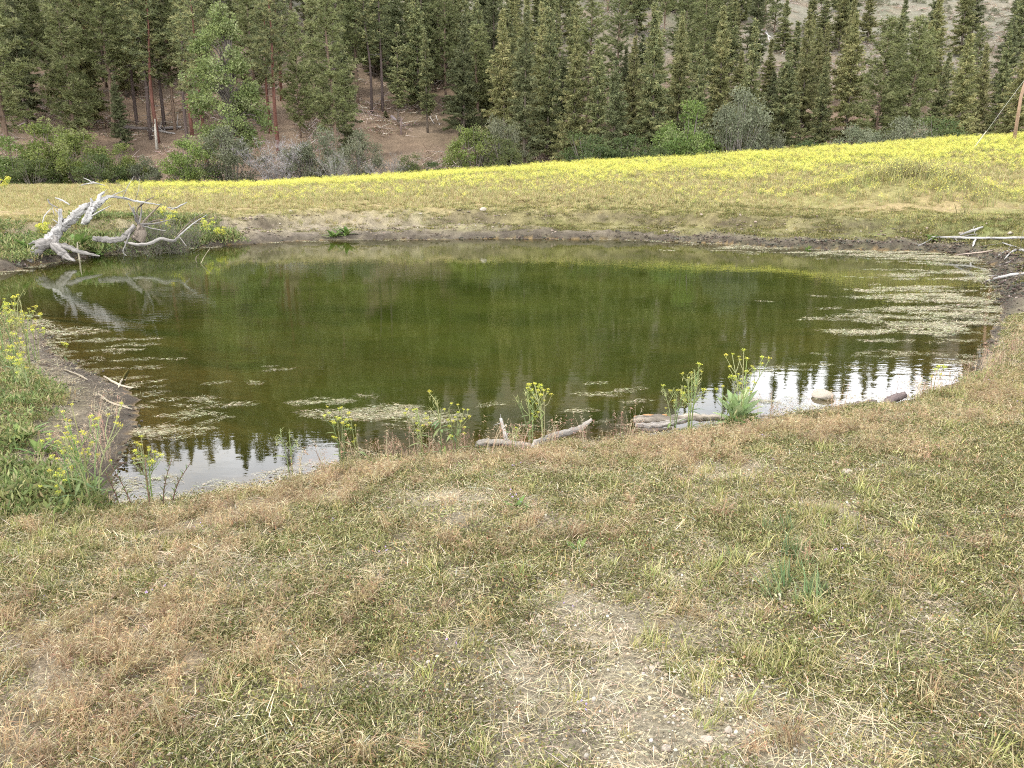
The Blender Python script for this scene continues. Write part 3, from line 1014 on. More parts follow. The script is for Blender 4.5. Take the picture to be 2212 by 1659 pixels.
x, y = far_sample(40000, 16, 40)
h, f = terrain(x, y, want=True)
ok = (f['bt'] > .6) & (f['bt'] < .98) & (f['wf'] > .5) & (RNG.uniform(0, 1, len(x)) < np.clip(.15 + 1.1 * fbm(x * .7, y * .9, 3, 85), 0, .8))
P = np.stack([x, y, h], 1)[ok]
scatter('lip_tufts', 'shaggy grass tufts hanging over the eroded lip of the far bank', 'grass', P, RNG.uniform(.35, .75, len(P)), protos(4, p_rank, M['meadow'], 'lip_tuft'), tilt=.4)


# --- mud clods along the waterline
def p_clod(mb, g):
    for _ in range(7):
        sub = MB(); rock(sub, g, g.uniform(.012, .05), mixc([(.10, .08, .062), (.16, .13, .10), (.07, .072, .055), (.26, .235, .19)], [3, 2, 2, .7], 1, g)[0], .55, 0)
        o = disk(1, .22, g)[0]
        mb.add(sub.V[0] + o, sub.T[0], sub.C[0])


def p_crumb(mb, g):
    for _ in range(7):
        sub = MB(); rock(sub, g, g.uniform(.015, .06), mixc([(.22, .18, .13), (.30, .255, .19), (.13, .105, .07)], [3, 2.4, 2.4], 1, g)[0], .6, 0)
        o = disk(1, .25, g)[0]
        mb.add(sub.V[0] + o, sub.T[0], sub.C[0])


x, y = far_sample(60000, 15, 36)
h, f = terrain(x, y, want=True)
ok = (f['d'] > .02) & (f['d'] < (.12 + .5 * sstep(0, 12, x)) * (1 + RNG.uniform(0, 1, len(x)) ** 2)) & (RNG.uniform(0, 1, len(x)) < np.clip(.5 + .9 * fbm(x * .7, y * .7, 3, 87), .1, 1))
P1 = np.stack([x, y, h], 1)[ok]
x, y = sample(16000, -9, 13, 5, 16)
h, f = terrain(x, y, want=True)
ok = (f['d'] > .0) & (f['d'] < .1 + .75 * RNG.uniform(0, 1, len(x)) ** 1.5 * ((x < -3) | (x > 7))) & (RNG.uniform(0, 1, len(x)) < .6)
P2 = np.stack([x, y, h], 1)[ok]
x, y = far_sample(30000, 15, 37)
h, f = terrain(x, y, want=True)
ok = (f['bt'] > .1) & (f['bt'] < .85) & (f['wf'] > .4) & (RNG.uniform(0, 1, len(x)) < np.clip(.12 + .9 * fbm(x * 1.1, y * 1.6, 3, 88), 0, .9))
P3 = np.stack([x, y, h - .01], 1)[ok]
P = np.concatenate([P1, P2])
scatter('soil_clods', 'dry crumbled clods of soil on the eroded far bank', 'soil', P3, RNG.uniform(.5, 1.4, len(P3)), protos(5, p_crumb, M['mud'], 'crumb_heap'), tilt=.15)
scatter('mud_clods', 'dark trampled mud and small clods along the waterline', 'mud', P, np.concatenate([RNG.uniform(.5, 1.3, len(P1)), RNG.uniform(.25, .6, len(P2))]), protos(5, p_clod, M['mud'], 'clod_heap'), tilt=.15)


# --- floating algae and bleached weed
def p_scum(mb, g):
    for _ in range(16):
        o = disk(1, .26, g)[0] * [1.2, .55, 1]
        n = int(g.integers(6, 10))
        a = np.sort(g.uniform(0, 6.283, n))
        L_, W_ = .012 + .06 * g.uniform() ** 2, g.uniform(.004, .014)
        R_ = g.uniform(.35, 1.2, n)
        ang = g.normal(0, .4)
        q = np.stack([np.cos(a) * R_ * L_, np.sin(a) * R_ * W_, np.zeros(n)], 1)
        q = np.stack([q[:, 0] * math.cos(ang) - q[:, 1] * math.sin(ang), q[:, 0] * math.sin(ang) + q[:, 1] * math.cos(ang), q[:, 2] + .003], 1) + o
        c = o + [0, 0, g.uniform(.004, .014)]
        V = np.concatenate([q, c[None]])
        mb.add(V, [(i, (i + 1) % n, n) for i in range(n)], mixc([(.50, .48, .35), (.38, .38, .24), (.54, .47, .34), (.22, .22, .10)], [3, 3, 1.6, 1.6], 1, g)[0])
    m = 46
    O = disk(m, .28, g) * [1.2, .6, 1] + [0, 0, .005]
    az = g.normal(0, .45, m) + np.where(g.uniform(0, 1, m) < .5, 0, math.pi)
    blades(mb, O, az, g.uniform(1.38, 1.56, m), g.uniform(.04, .2, m), g.uniform(.003, .007, m), mixc([(.50, .46, .31), (.36, .34, .19), (.24, .2, .1)], [2, 2, 1], m, g), g, .08)


SCUM = [(2080, 560, 1.6, .75), (2120, 600, 1.2, 1.0), (2100, 640, 1.3, .95), (2060, 670, 1.3, .9), (2100, 700, .9, 1), (2000, 690, 1.0, .55), (1980, 640, 1.1, .5), (2080, 740, .8, .9), (1950, 740, .8, .5), (2040, 770, .6, .8), (2000, 600, 1.3, .35),
        (1880, 720, .7, .35), (1830, 700, .6, .25), (1860, 540, 2.2, .5), (2000, 545, 1.6, .7), (1700, 535, 2, .3), (390, 912, .35, .9), (440, 905, .3, .8), (340, 928, .25, .8), (310, 880, .35, .4), (760, 890, .4, 1.2), (850, 888, .35, 1.3),
        (920, 900, .35, 1.0), (810, 898, .3, 1.2), (700, 880, .3, .6), (660, 880, .2, .4), (1300, 878, .25, .6), (1330, 855, .3, .35), (1640, 860, .35, .7), (1700, 855, .3, .5), (1740, 790, .4, .4), (1280, 935, .3, .5), (160, 740, .7, .16), (230, 745, .7, .22), (190, 720, .5, .15),
        (290, 790, .5, .12), (590, 800, .3, .2), (500, 850, .5, .15), (1830, 770, .4, .35), (1760, 880, .2, .4), (1150, 965, .3, .5), (1000, 880, .3, .25), (420, 860, .4, .25)]
x, y = RNG.uniform(-16, 14, 150000), RNG.uniform(5.0, 32, 150000)
dd = shore_dist(x, y)
k = dd < .06
x, y, dd = x[k], y[k], dd[k]
dens = np.zeros(len(x))
for u, v, rad, w in SCUM:
    p = on_z(u, v)
    dens = np.maximum(dens, w * np.exp(-(((x - p[0]) / rad) ** 2 + ((y - p[1]) / (rad * .9)) ** 2)))
lim = np.exp(-np.maximum(-dd, 0) / .16)
dens = np.maximum(dens * np.clip(.3 + 2.3 * fbm(x * .9, y * 3.4, 3, 91), 0, 1), .42 * lim * np.clip(.55 + 1.2 * fbm(x * .5, y * .5, 2, 92), 0, 1))
ok = RNG.uniform(0, 1, len(x)) < dens * np.where(y < 13, .85, .6)
P = np.stack([x, y, np.full(len(x), .004)], 1)[ok]
sc_o = scatter('floating_algae', 'pale stringy algae and bleached weed floating at the pond edges', 'algae', P, RNG.uniform(.5, 1.1, len(P)) * np.where(P[:, 1] < 12, .55, 1.0), protos(6, p_scum, M['scum'], 'algae_raft'), tilt=.0)
_r = np.stack([np.zeros(len(P)), np.zeros(len(P)), RNG.normal(.1, .35, len(P)) + np.where(RNG.uniform(0, 1, len(P)) < .5, 0, math.pi)], 1).astype(np.float32)
sc_o.data.attributes['rot'].data.foreach_set('vector', _r.ravel())
# ------------------------------------------------------------------ trees: builders of shared shapes
class Tree:
    """Shared meshes of one tree shape, built about 10 m tall at the origin."""
    def __init__(self, trunk, crown, H):
        self.trunk, self.crown, self.H = trunk, crown, H


def fir_shape(seed, H=15.0, R=2.3, low=.06, dens=1.0, droop=.25, cols=None, gap=.0, sparse_top=.8):
    g = np.random.default_rng(seed)
    cols = cols or [(.058, .078, .034), (.075, .092, .040), (.045, .060, .030), (.095, .105, .05)]
    tb, cb = MB(), MB()
    bend = g.normal(0, .012, 2)
    zz = np.linspace(-.6, H * .985, 9)
    ax = lambda z: np.stack([bend[0] * z * z / H, bend[1] * z * z / H, z], -1)
    tube(tb, ax(zz), .012 * H * np.clip(1 - zz / H, .03, 1) ** .9, (.13, .105, .08), 7, .08, g)
    nb = int(150 * dens)
    zs = H * (low + (.985 - low) * np.sort(g.uniform(0, 1, nb)) ** .95)
    O, D, Ls, Ws, Cs = [], [], [], [], []
    az = g.uniform(0, 6.283, nb)
    lobes = 1 + .22 * np.sin(3 * az + g.uniform(0, 6)) * 1.0
    for i in range(nb):
        t = zs[i] / H
        rr = R * ((1 - t) ** sparse_top) * lobes[i] * g.uniform(.6, 1.12) * min(1, .55 + (t - low) * 4)
        if g.uniform() < gap: continue
        rr = max(rr, .18)
        dirh = np.array([math.cos(az[i]), math.sin(az[i]), 0])
        el = -droop * (1 - t) + .5 * t ** 2 + g.normal(0, .17)
        m = max(3, int(rr / .17))
        s = np.linspace(.12 if t > .25 else .3, 1, m) * rr
        p0 = ax(np.array([zs[i]]))[0]
        pts = p0 + s[:, None] * dirh * math.cos(el) + np.stack([0 * s, 0 * s, s * math.sin(el) + .16 * (s / rr) ** 2 * rr * .6], 1)
        if g.uniform() < .35:
            tube(tb, np.array([p0, pts[m // 2], pts[-1]]), [.035, .02, .008], (.12, .10, .08), 3, cap=False)
        side = np.array([-dirh[1], dirh[0], 0])
        for k in range(4):
            sgn = (-1, 1, 0, g.choice([-1, 1]))[k]
            wsp = (.34 + .32 * (1 - s / rr)) * (1 if rr > .5 else .6)
            dd = dirh * .75 + side * sgn * .9 + np.array([0, 0, -.18])
            O.append(pts + g.normal(0, .05, pts.shape)); D.append(np.broadcast_to(dd, pts.shape) + g.normal(0, .28, pts.shape))
            Ls.append(wsp * g.uniform(.7, 1.25, m)); Ws.append(g.uniform(.07, .15, m))
            base = np.asarray(cols)[g.integers(0, len(cols))]
            Cs.append(np.clip(base * (1 + g.normal(0, .08, (m, 1))) * np.where((s / rr > .8)[:, None], 1.1, 1.0), .01, .5))
    O, D, Ls, Ws, Cs = (np.concatenate(a) for a in (O, D, Ls, Ws, Cs))
    for _ in range(2):
        slivers(cb, O + g.normal(0, .03, O.shape), D + g.normal(0, .3, D.shape), Ls, Ws, Cs, g)
    # hanging needles give each spray some depth
    hd = g.normal(0, .35, D.shape) + [0, 0, -.7]
    slivers(cb, O + nrm(D) * Ls[:, None] * .4, hd, Ls * .5, Ws, Cs * .95, g)
    return Tree(tb.mesh('fir_trunk', M['bark']), cb.mesh('fir_crown', M['needle']), H)


def pine_shape(seed, H=18.0, R=2.2, bare=.35, nb=62, cols=None, clump=.42, trunkc=(.17, .12, .085), per=17):
    g = np.random.default_rng(seed)
    cols = cols or [(.16, .182, .07), (.19, .21, .085), (.13, .152, .06), (.225, .235, .11)]
    tb, cb = MB(), MB()
    bend = g.normal(0, .02, 2)
    ax = lambda z: np.stack([bend[0] * z * np.sin(z * .35), bend[1] * z * np.sin(z * .3 + 1), z], -1)
    zz = np.linspace(-.6, H * .98, 12)
    tube(tb, ax(zz), .0125 * H * np.clip(1 - zz / H, .04, 1) ** .75, trunkc, 8, .08, g)
    for _ in range(12):                                     # dead snags on the bare trunk
        z = g.uniform(.08, bare + .12) * H; a = g.uniform(0, 6.283); l = g.uniform(.4, 1.3)
        p0 = ax(np.array([z]))[0]
        tube(tb, np.array([p0, p0 + np.array([math.cos(a), math.sin(a), -.1]) * l * .6, p0 + np.array([math.cos(a), math.sin(a), -.3]) * l]), [.035, .02, .006], (.2, .18, .16), 3, cap=False)
    O, C = [], []
    for i in range(nb):
        t = bare + (1 - bare) * (i + g.uniform(0, 1)) / nb
        a = i * 2.4 + g.normal(0, .4)
        prof = min(1, (t - bare) / .12 + .45) * (1 - ((t - bare) / (1 - bare)) ** 2.2 * .82)
        rr = R * prof * g.uniform(.55, 1.15)
        dirh = np.array([math.cos(a), math.sin(a), 0])
        el = g.normal(.05, .2) + .45 * (t - .5)
        m = max(3, int(rr / .3))
        s = np.linspace(.28, 1, m) * rr
        p0 = ax(np.array([min(t, .985) * H]))[0]
        pts = p0 + s[:, None] * (dirh * math.cos(el)) + np.stack([0 * s, 0 * s, s * math.sin(el) + .22 * (s / rr) ** 2 * rr], 1)
        tube(tb, np.concatenate([p0[None], pts[[m // 2, -1]]]), [.05 * H / 18, .03, .01], (.15, .12, .10), 3, cap=False)
        q = np.concatenate([pts, pts[1:] + g.normal(0, .28, (m - 1, 3)), pts[m // 2:] + g.normal(0, .35, (m - m // 2, 3))])
        O.append(q)
        C.append(np.clip(np.asarray(cols)[g.integers(0, len(cols), len(q))] * (1 + g.normal(0, .12, (len(q), 1))), .01, .5))
    O, C = np.concatenate(O), np.concatenate(C)
    k = np.repeat(np.arange(len(O)), per)
    D = rand_dirs(len(k), g, -.35)
    slivers(cb, O[k] + D * .04, D, g.uniform(.5, 1.05, len(k)) * clump, g.uniform(.05, .10, len(k)), np.clip(C[k] * (1 + g.normal(0, .1, (len(k), 1))), .01, .5), g)
    return Tree(tb.mesh('pine_trunk', M['bark']), cb.mesh('pine_crown', M['needle']), H)


def leafy_shape(seed, H=4.0, R=2.2, cols=((.10, .15, .035),), stems=7, clumps=130, per=34, leaf=.13, base=.05, stemc=(.16, .14, .12), tall=1.0, twig=0.35, name='bush', pear=False):
    """Shrub or broadleaf tree: stems that fan out, and leaf clumps of uneven size spread through the crown."""
    g = np.random.default_rng(seed)
    tb, cb = MB(), MB()
    cols = np.asarray(cols)
    tips = []
    for i in range(clumps):
        for _ in range(30):
            p = g.uniform(-1, 1, 3)
            if np.linalg.norm(p) < 1 and (np.linalg.norm(p) > .45 or g.uniform() < .25): break
        zf = (p[2] + 1) / 2
        w = (.55 + .45 * math.sin(math.pi * min(1, zf * .9 + .08))) if not pear else (1.15 * (1 - zf) ** .6 + .12) * min(1, .35 + zf * 4)
        tips.append([p[0] * R * w, p[1] * R * w, H * (base + (1 - base) * zf)])
    tips = np.array(tips)
    # broad lobes: pull clumps towards a few centres so that the outline is uneven
    K = g.choice(len(tips), max(5, clumps // 11), replace=False)
    dist = np.linalg.norm(tips[:, None] - tips[K][None], axis=2)
    near = K[np.argmin(dist, 1)]
    tips = tips + (tips[near] - tips) * g.uniform(.15, .55, (len(tips), 1))
    lob = dict((k, g.uniform(.72, 1.28)) for k in K)
    lf = np.array([lob[k] for k in near])[:, None]
    ctr = np.array([0, 0, H * .4]) if not pear else np.stack([0 * tips[:, 0], 0 * tips[:, 0], tips[:, 2]], 1)
    tips = ctr + (tips - ctr) * lf
    if pear:
        zz = np.linspace(-.5, H * .93, 10)
        trunk_pts = np.stack([.02 * H * np.sin(zz * .5), .015 * H * np.cos(zz * .4), zz], 1)
        tube(tb, trunk_pts, .014 * H * np.clip(1 - zz / H, .05, 1), stemc, 7, .08, g)
        roots = [(lambda tz: np.array([.02 * H * math.sin(tz * .5), .015 * H * math.cos(tz * .4), tz]))(max(.3, z * .8 - .3)) for z in tips[:, 2]]
    else:
        sa = g.uniform(0, 6.283, stems)
        sp = np.stack([np.cos(sa), np.sin(sa)], 1) * R * .14
        roots = []
        for q in tips:
            j = np.argmin(np.linalg.norm(sp * 4 - q[:2], axis=1))
            roots.append(np.array([sp[j][0], sp[j][1], -.3]))
    for q, r0 in zip(tips, roots):
        if g.uniform() < (twig if not pear else .4):
            mid = r0 * .45 + q * .55 + np.array([0, 0, .12 * H * .5])
            tube(tb, spline([r0, mid, q], 3), np.linspace(.022, .006, 7) * (H / 4) ** .5 * (1.6 if not pear else 1.3), stemc, 4, cap=False)
    k = np.repeat(np.arange(len(tips)), per)
    rad = np.repeat(g.uniform(.22, .5, len(tips)) * (R / 2.2) ** .5, per)
    off = rand_dirs(len(k), g) * (rad * g.uniform(.25, 1, len(k)) ** .5)[:, None] * [1.1, 1.1, .75]
    C = cols[g.integers(0, len(cols), len(tips))][k] * (1 + g.normal(0, .14, (len(k), 1)))
    D = off + rand_dirs(len(k), g) * rad[:, None] * .7 + [0, 0, -.08]
    diamonds(cb, tips[k] + off, D, g.uniform(.6, 1.2, len(k)) * leaf, g.uniform(.45, .75, len(k)) * leaf, np.clip(C, .01, .6), g)
    return Tree(tb.mesh(name + '_stems', M['bark']), cb.mesh(name + '_foliage', M['leaf']), H)


def bare_shape(seed, H=3.5, R=1.8, n=26, c=(.34, .31, .30), leaves=0, lc=(.2, .22, .13)):
    """Leafless grey willow: many thin forked stems."""
    g = np.random.default_rng(seed)
    tb, cb = MB(), MB()
    tipl = []
    for i in range(n):
        a = g.uniform(0, 6.283); q = R * g.uniform(.15, 1) ** .7
        h = H * g.uniform(.5, 1.0) * (1 - .35 * (q / R) ** 2)
        b = np.array([math.cos(a) * .15 * R, math.sin(a) * .15 * R, -.2])
        t = np.array([math.cos(a) * q, math.sin(a) * q, h])
        P = spline([b, b * .5 + t * .45 + [0, 0, .18 * h], t], 4) + 0
        P[1:-1] += g.normal(0, .04, (len(P) - 2, 3))
        tube(tb, P, np.linspace(.028, .008, len(P)), np.array(c) * g.uniform(.7, 1.15), 4, cap=False)
        for _ in range(7):
            j = g.integers(3, len(P)); d_ = nrm(P[j] - P[j - 1]) + g.normal(0, .55, 3)
            l = g.uniform(.3, .9)
            e = P[j] + nrm(d_) * l
            tube(tb, np.array([P[j], (P[j] + e) / 2 + g.normal(0, .05, 3), e]), [.012, .009, .004], np.array(c) * g.uniform(.75, 1.2), 3, cap=False)
            tipl.append(e); tipl.append((P[j] + e) / 2)
    T_ = np.array(tipl)
    k = np.repeat(np.arange(len(T_)), 9)
    slivers(cb, T_[k] + g.normal(0, .05, (len(k), 3)), rand_dirs(len(k), g, -.2) + [0, 0, .5], g.uniform(.12, .34, len(k)), .014, var_col(c, len(k), g), g)
    if leaves:
        k = g.integers(0, len(T_), leaves)
        diamonds(cb, T_[k] + g.normal(0, .13, (leaves, 3)), rand_dirs(leaves, g), g.uniform(.05, .12, leaves), .045, var_col(lc, leaves, g), g)
    return Tree(tb.mesh('willow_stems', M['bark']), cb.mesh('willow_twigs', M['twig'] if not leaves else M['leaf']), H)


GREEN = [(0.164, 0.185, 0.08), (0.212, 0.226, 0.099), (0.127, 0.147, 0.069), (0.271, 0.269, 0.121)]
OLIVE = [(0.203, 0.211, 0.086), (0.249, 0.25, 0.105), (0.164, 0.176, 0.075), (0.306, 0.287, 0.13)]
DARK = [(0.103, 0.121, 0.057), (0.138, 0.153, 0.071), (0.166, 0.176, 0.084)]
RUST = [(.20, .095, .055), (.25, .13, .08), (.15, .08, .055)]
SH = {
    'fir': [fir_shape(11 + i, 15, (2.5, 3.1, 2.8, 3.3, 2.6)[i], cols=GREEN, dens=1.45, sparse_top=(.9, 1.05, .85, .95, 1.1)[i], droop=(.2, .35, .1, .3, .25)[i]) for i in range(5)],
    'olive_fir': [fir_shape(31 + i, 15, (2.9, 2.5, 3.3, 2.8)[i], cols=OLIVE, dens=1.45, sparse_top=(.95, .9, 1.0, 1.15)[i], droop=(.3, .15, .35, .2)[i]) for i in range(4)],
    'dark_fir': [fir_shape(41 + i, 15, (2.5, 3.0, 2.7)[i], low=.10, cols=DARK, dens=1.3, gap=.12, sparse_top=(.7, .9, 1.0)[i]) for i in range(3)],
    'thin_fir': [fir_shape(51 + i, 15, 1.9, low=.2, cols=GREEN, dens=1.0, gap=.12) for i in range(3)],
    'rust_fir': [fir_shape(61, 12, 1.3, low=.15, cols=RUST, dens=.6, gap=.2)],
    'pine': [pine_shape(71 + i, 18, 3.0, .2 + .07 * (i % 3), 84) for i in range(4)],
    'full_pine': [pine_shape(81 + i, 18, 3.5, .12, 110, clump=.5) for i in range(2)],
    'thin_pine': [pine_shape(91 + i, 17, 1.8, .42 + .05 * i, 46, cols=GREEN, trunkc=(.10, .075, .065)) for i in range(3)],
    'red_pine': [pine_shape(96 + i, 17, 2.1, .38, 52, cols=GREEN, trunkc=(.16, .075, .055)) for i in range(2)],
}
FOREST_NAME = {'fir': 'fir_tree', 'olive_fir': 'fir_tree', 'dark_fir': 'fir_tree', 'thin_fir': 'fir_tree', 'rust_fir': 'dead_fir', 'pine': 'pine_tree', 'full_pine': 'pine_tree', 'thin_pine': 'pine_tree', 'red_pine': 'pine_tree'}
TREES_AT = []


def put_tree(sh, name, x, y, H, label, cat, group=None, wide=1.0, lean=0.0, parts=('trunk', 'crown')):
    z = gz(x, y)
    s = H / sh.H
    o = empty(name, (x, y, z - .05), RNG.uniform(0, 6.283), (s * wide, s * wide, s))
    o.rotation_euler = (RNG.normal(0, .015) + lean * 0, lean + RNG.normal(0, .015), o.rotation_euler[2]) if lean == 0 else (0, lean, 0)
    link(parts[0], sh.trunk, o)
    link(parts[1], sh.crown, o)
    tag(o, label, cat, group)
    TREES_AT.append((x, y))
    return o


def px_tree(kind, u, vtop, Y, label, wide=1.0, k=0, group=None, name=None, shapes=None, cat='tree', parts=('trunk', 'crown')):
    sh = (shapes or SH[kind])
    sh = sh[k % len(sh)]
    p = at_y(u, 300, Y)
    z = gz(p[0], Y)
    top = at_y(u, vtop, Y)[2]
    H = max(top - z, .8)
    return put_tree(sh, name or FOREST_NAME[kind], p[0], Y, H, label, cat, group, wide * (sh.H / H) ** .35)


# kind, u, v of the top, distance, label, width factor, shape
FRONT = [
    ('pine', 14, -120, 76, 'tall pine with bare lower trunk at the far left edge above the green shrubs', 1.1, 0),
    ('dark_fir', 62, -30, 84, 'dim ragged fir between the far left pine and the bright olive pine', 1.0, 1),
    ('full_pine', 160, -45, 80, 'big bright olive pine rising over the green shrubs at left', .82, 0),
    ('thin_fir', 205, 60, 92, 'slender fir tucked behind the right side of the big bright olive pine', 1.2, 0),
    ('pine', 247, -90, 84, 'dark trunked pine just right of the big bright olive pine', .95, 2),
    ('dark_fir', 262, 160, 80, 'short dark conifer with low branches left of the slope of bare trunks', .8, 0),
    ('thin_pine', 300, -60, 88, 'slim pine whose reddish trunk stands left of the cluster of bare trunks', 1.0, 0),
    ('thin_pine', 326, -80, 84, 'straight grey trunked pine first in the cluster of bare trunks', 1.0, 1),
    ('red_pine', 341, -70, 83, 'pine with dark red trunk in the middle of the cluster of bare trunks', 1.0, 0),
    ('thin_pine', 358, -40, 88, 'pine with pale thin trunk right of the dark red trunk in the cluster', 1.0, 2),
    ('pine', 380, -100, 86, 'leafy topped pine above the fallen poles on the left slope', .85, 1),
    ('thin_pine', 404, -40, 82, 'pine with twin looking dark trunk near the fallen poles', .9, 1),
    ('red_pine', 442, -60, 76, 'pine with rust red trunk beside the rounded green tree', .95, 1),
    ('pine', 560, -60, 90, 'pine partly hidden behind the right side of the bright green broadleaf tree', .9, 3),
    ('red_pine', 600, -80, 82, 'pine with dark red trunk above the bare grey willow', 1.0, 0),
    ('full_pine', 650, 28, 86, 'yellowish olive pine with pointed top right of the bright green broadleaf tree', .68, 1),
    ('fir', 690, -70, 92, 'tall green fir behind the yellowish olive pine', .9, 1),
    ('pine', 722, -60, 75, 'tall dark pine with low skirts left of the brown open slope', .9, 1),
    ('dark_fir', 752, 30, 82, 'dark fir at the left rim of the brown open slope', .8, 2),
    ('thin_pine', 806, -30, 95, 'pine with thin dark trunk, left one of two on the brown open slope', 1.0, 2),
    ('thin_pine', 829, -50, 96, 'pine with thin dark trunk, right one of two on the brown open slope', 1.0, 0),
    ('thin_fir', 862, 45, 91, 'narrow spire of a fir alone on the brown open slope', 1.0, 1),
    ('thin_fir', 924, 60, 90, 'slim fir with long bare trunk at the right of the brown open slope', .9, 2),
    ('pine', 965, -70, 100, 'tall pine at the back edge of the brown open slope', .8, 0),
    ('dark_fir', 1002, 25, 86, 'dense dark fir at the right edge of the brown open slope', 1.0, 1),
    ('fir', 1046, -20, 92, 'tall fir rising behind the pale topped shrub pair', .9, 2),
    ('olive_fir', 1090, 15, 84, 'broad olive fir right behind the pale topped shrub', 1.0, 0),
    ('dark_fir', 1132, 20, 80, 'dark fir with lower boughs over the pink brown gap under the trees', 1.0, 2),
    ('fir', 1182, 18, 84, 'upright green fir left of the long pointed fir', .9, 0),
    ('olive_fir', 1240, 36, 78, 'long pointed fir with ragged boughs above the pink brown gap', .95, 1),
    ('fir', 1292, 82, 77, 'shorter fir standing directly below the brown scar on the upper slope', .85, 3),
    ('dark_fir', 1330, 125, 75, 'small dark fir tucked beside the low dark green thicket', .95, 0),
    ('olive_fir', 1362, 70, 84, 'olive fir between the small dark fir and the tallest center fir', .8, 2),
    ('fir', 1412, 2, 78, 'tallest full fir left of the round bright shrub', 1.05, 1),
    ('olive_fir', 1462, 40, 84, 'olive fir behind the round bright shrub', .9, 0),
    ('fir', 1500, 65, 78, 'green fir directly above the round bright shrub', .9, 2),
    ('olive_fir', 1552, 8, 84, 'tall olive fir over the grey green willow tree', 1.05, 1),
    ('fir', 1615, 35, 82, 'pointed fir over the right half of the grey green willow tree', .95, 0),
    ('dark_fir', 1660, 150, 78, 'dark low fir right of the grey green willow tree', 1.0, 1),
    ('fir', 1690, 96, 76, 'dense grey green fir with wide skirts on the meadow edge', 1.1, 3),
    ('olive_fir', 1727, 10, 85, 'tall slender olive fir behind the wide skirted fir', .8, 2),
    ('fir', 1770, 120, 82, 'bushy fir left of the rounded pine pair', .9, 1),
    ('olive_fir', 1826, 22, 88, 'big leaning olive fir behind the rounded pine pair', 1.1, 0),
    ('full_pine', 1888, 42, 78, 'rounded bright pine with visible trunk, left one of the pine pair on the meadow edge', .95, 0),
    ('full_pine', 1957, 40, 79, 'rounded bright pine, right one of the pine pair on the meadow edge', .8, 1),
    ('dark_fir', 1925, 90, 88, 'dark fir showing between the two rounded pines', .9, 2),
    ('olive_fir', 2066, 68, 80, 'perfectly conical olive fir near the utility pole guy wire', 1.1, 1),
    ('fir', 2020, 110, 88, 'fir between the pine pair and the conical olive fir', .9, 2),
    ('olive_fir', 2112, 90, 86, 'narrow fir directly right of the conical olive fir', .8, 0),
    ('fir', 2150, 60, 94, 'hazy fir left of the utility pole behind the guy wire', .9, 0),
    ('olive_fir', 2190, 85, 84, 'wide olive fir behind the utility pole', 1.1, 2),
    ('rust_fir', 1332, 44, 128, 'rust red dead fir on the upper slope below the brown scar', 1.4, 0),
    ('dark_fir', 1521, -10, 128, 'dark round topped fir high on the slope above the green fir', 1.2, 1),
    ('fir', 1762, 34, 140, 'small fir alone on the grey upper slope behind the slender olive fir', 1.2, 3),
]
for (kind, u, vt, Y, lab, wd, k) in FRONT:
    px_tree(kind, u, vt, Y, lab, wd, k)
px_tree('fir', 835, 250, 93, 'little green fir sapling on the brown open slope', 1.3, 1, name='fir_sapling', cat='sapling')

BRIGHT = [(.175, .21, .07), (.21, .24, .085), (.14, .175, .06), (.24, .26, .12)]
cotton = leafy_shape(201, 15, 3.3, BRIGHT, clumps=420, per=48, leaf=.22, base=.12, pear=True, name='cottonwood')
px_tree(None, 497, -12, 71, 'tall bright green broadleaf tree among the dark pines', 1.0, 0, name='cottonwood_tree', shapes=[cotton])

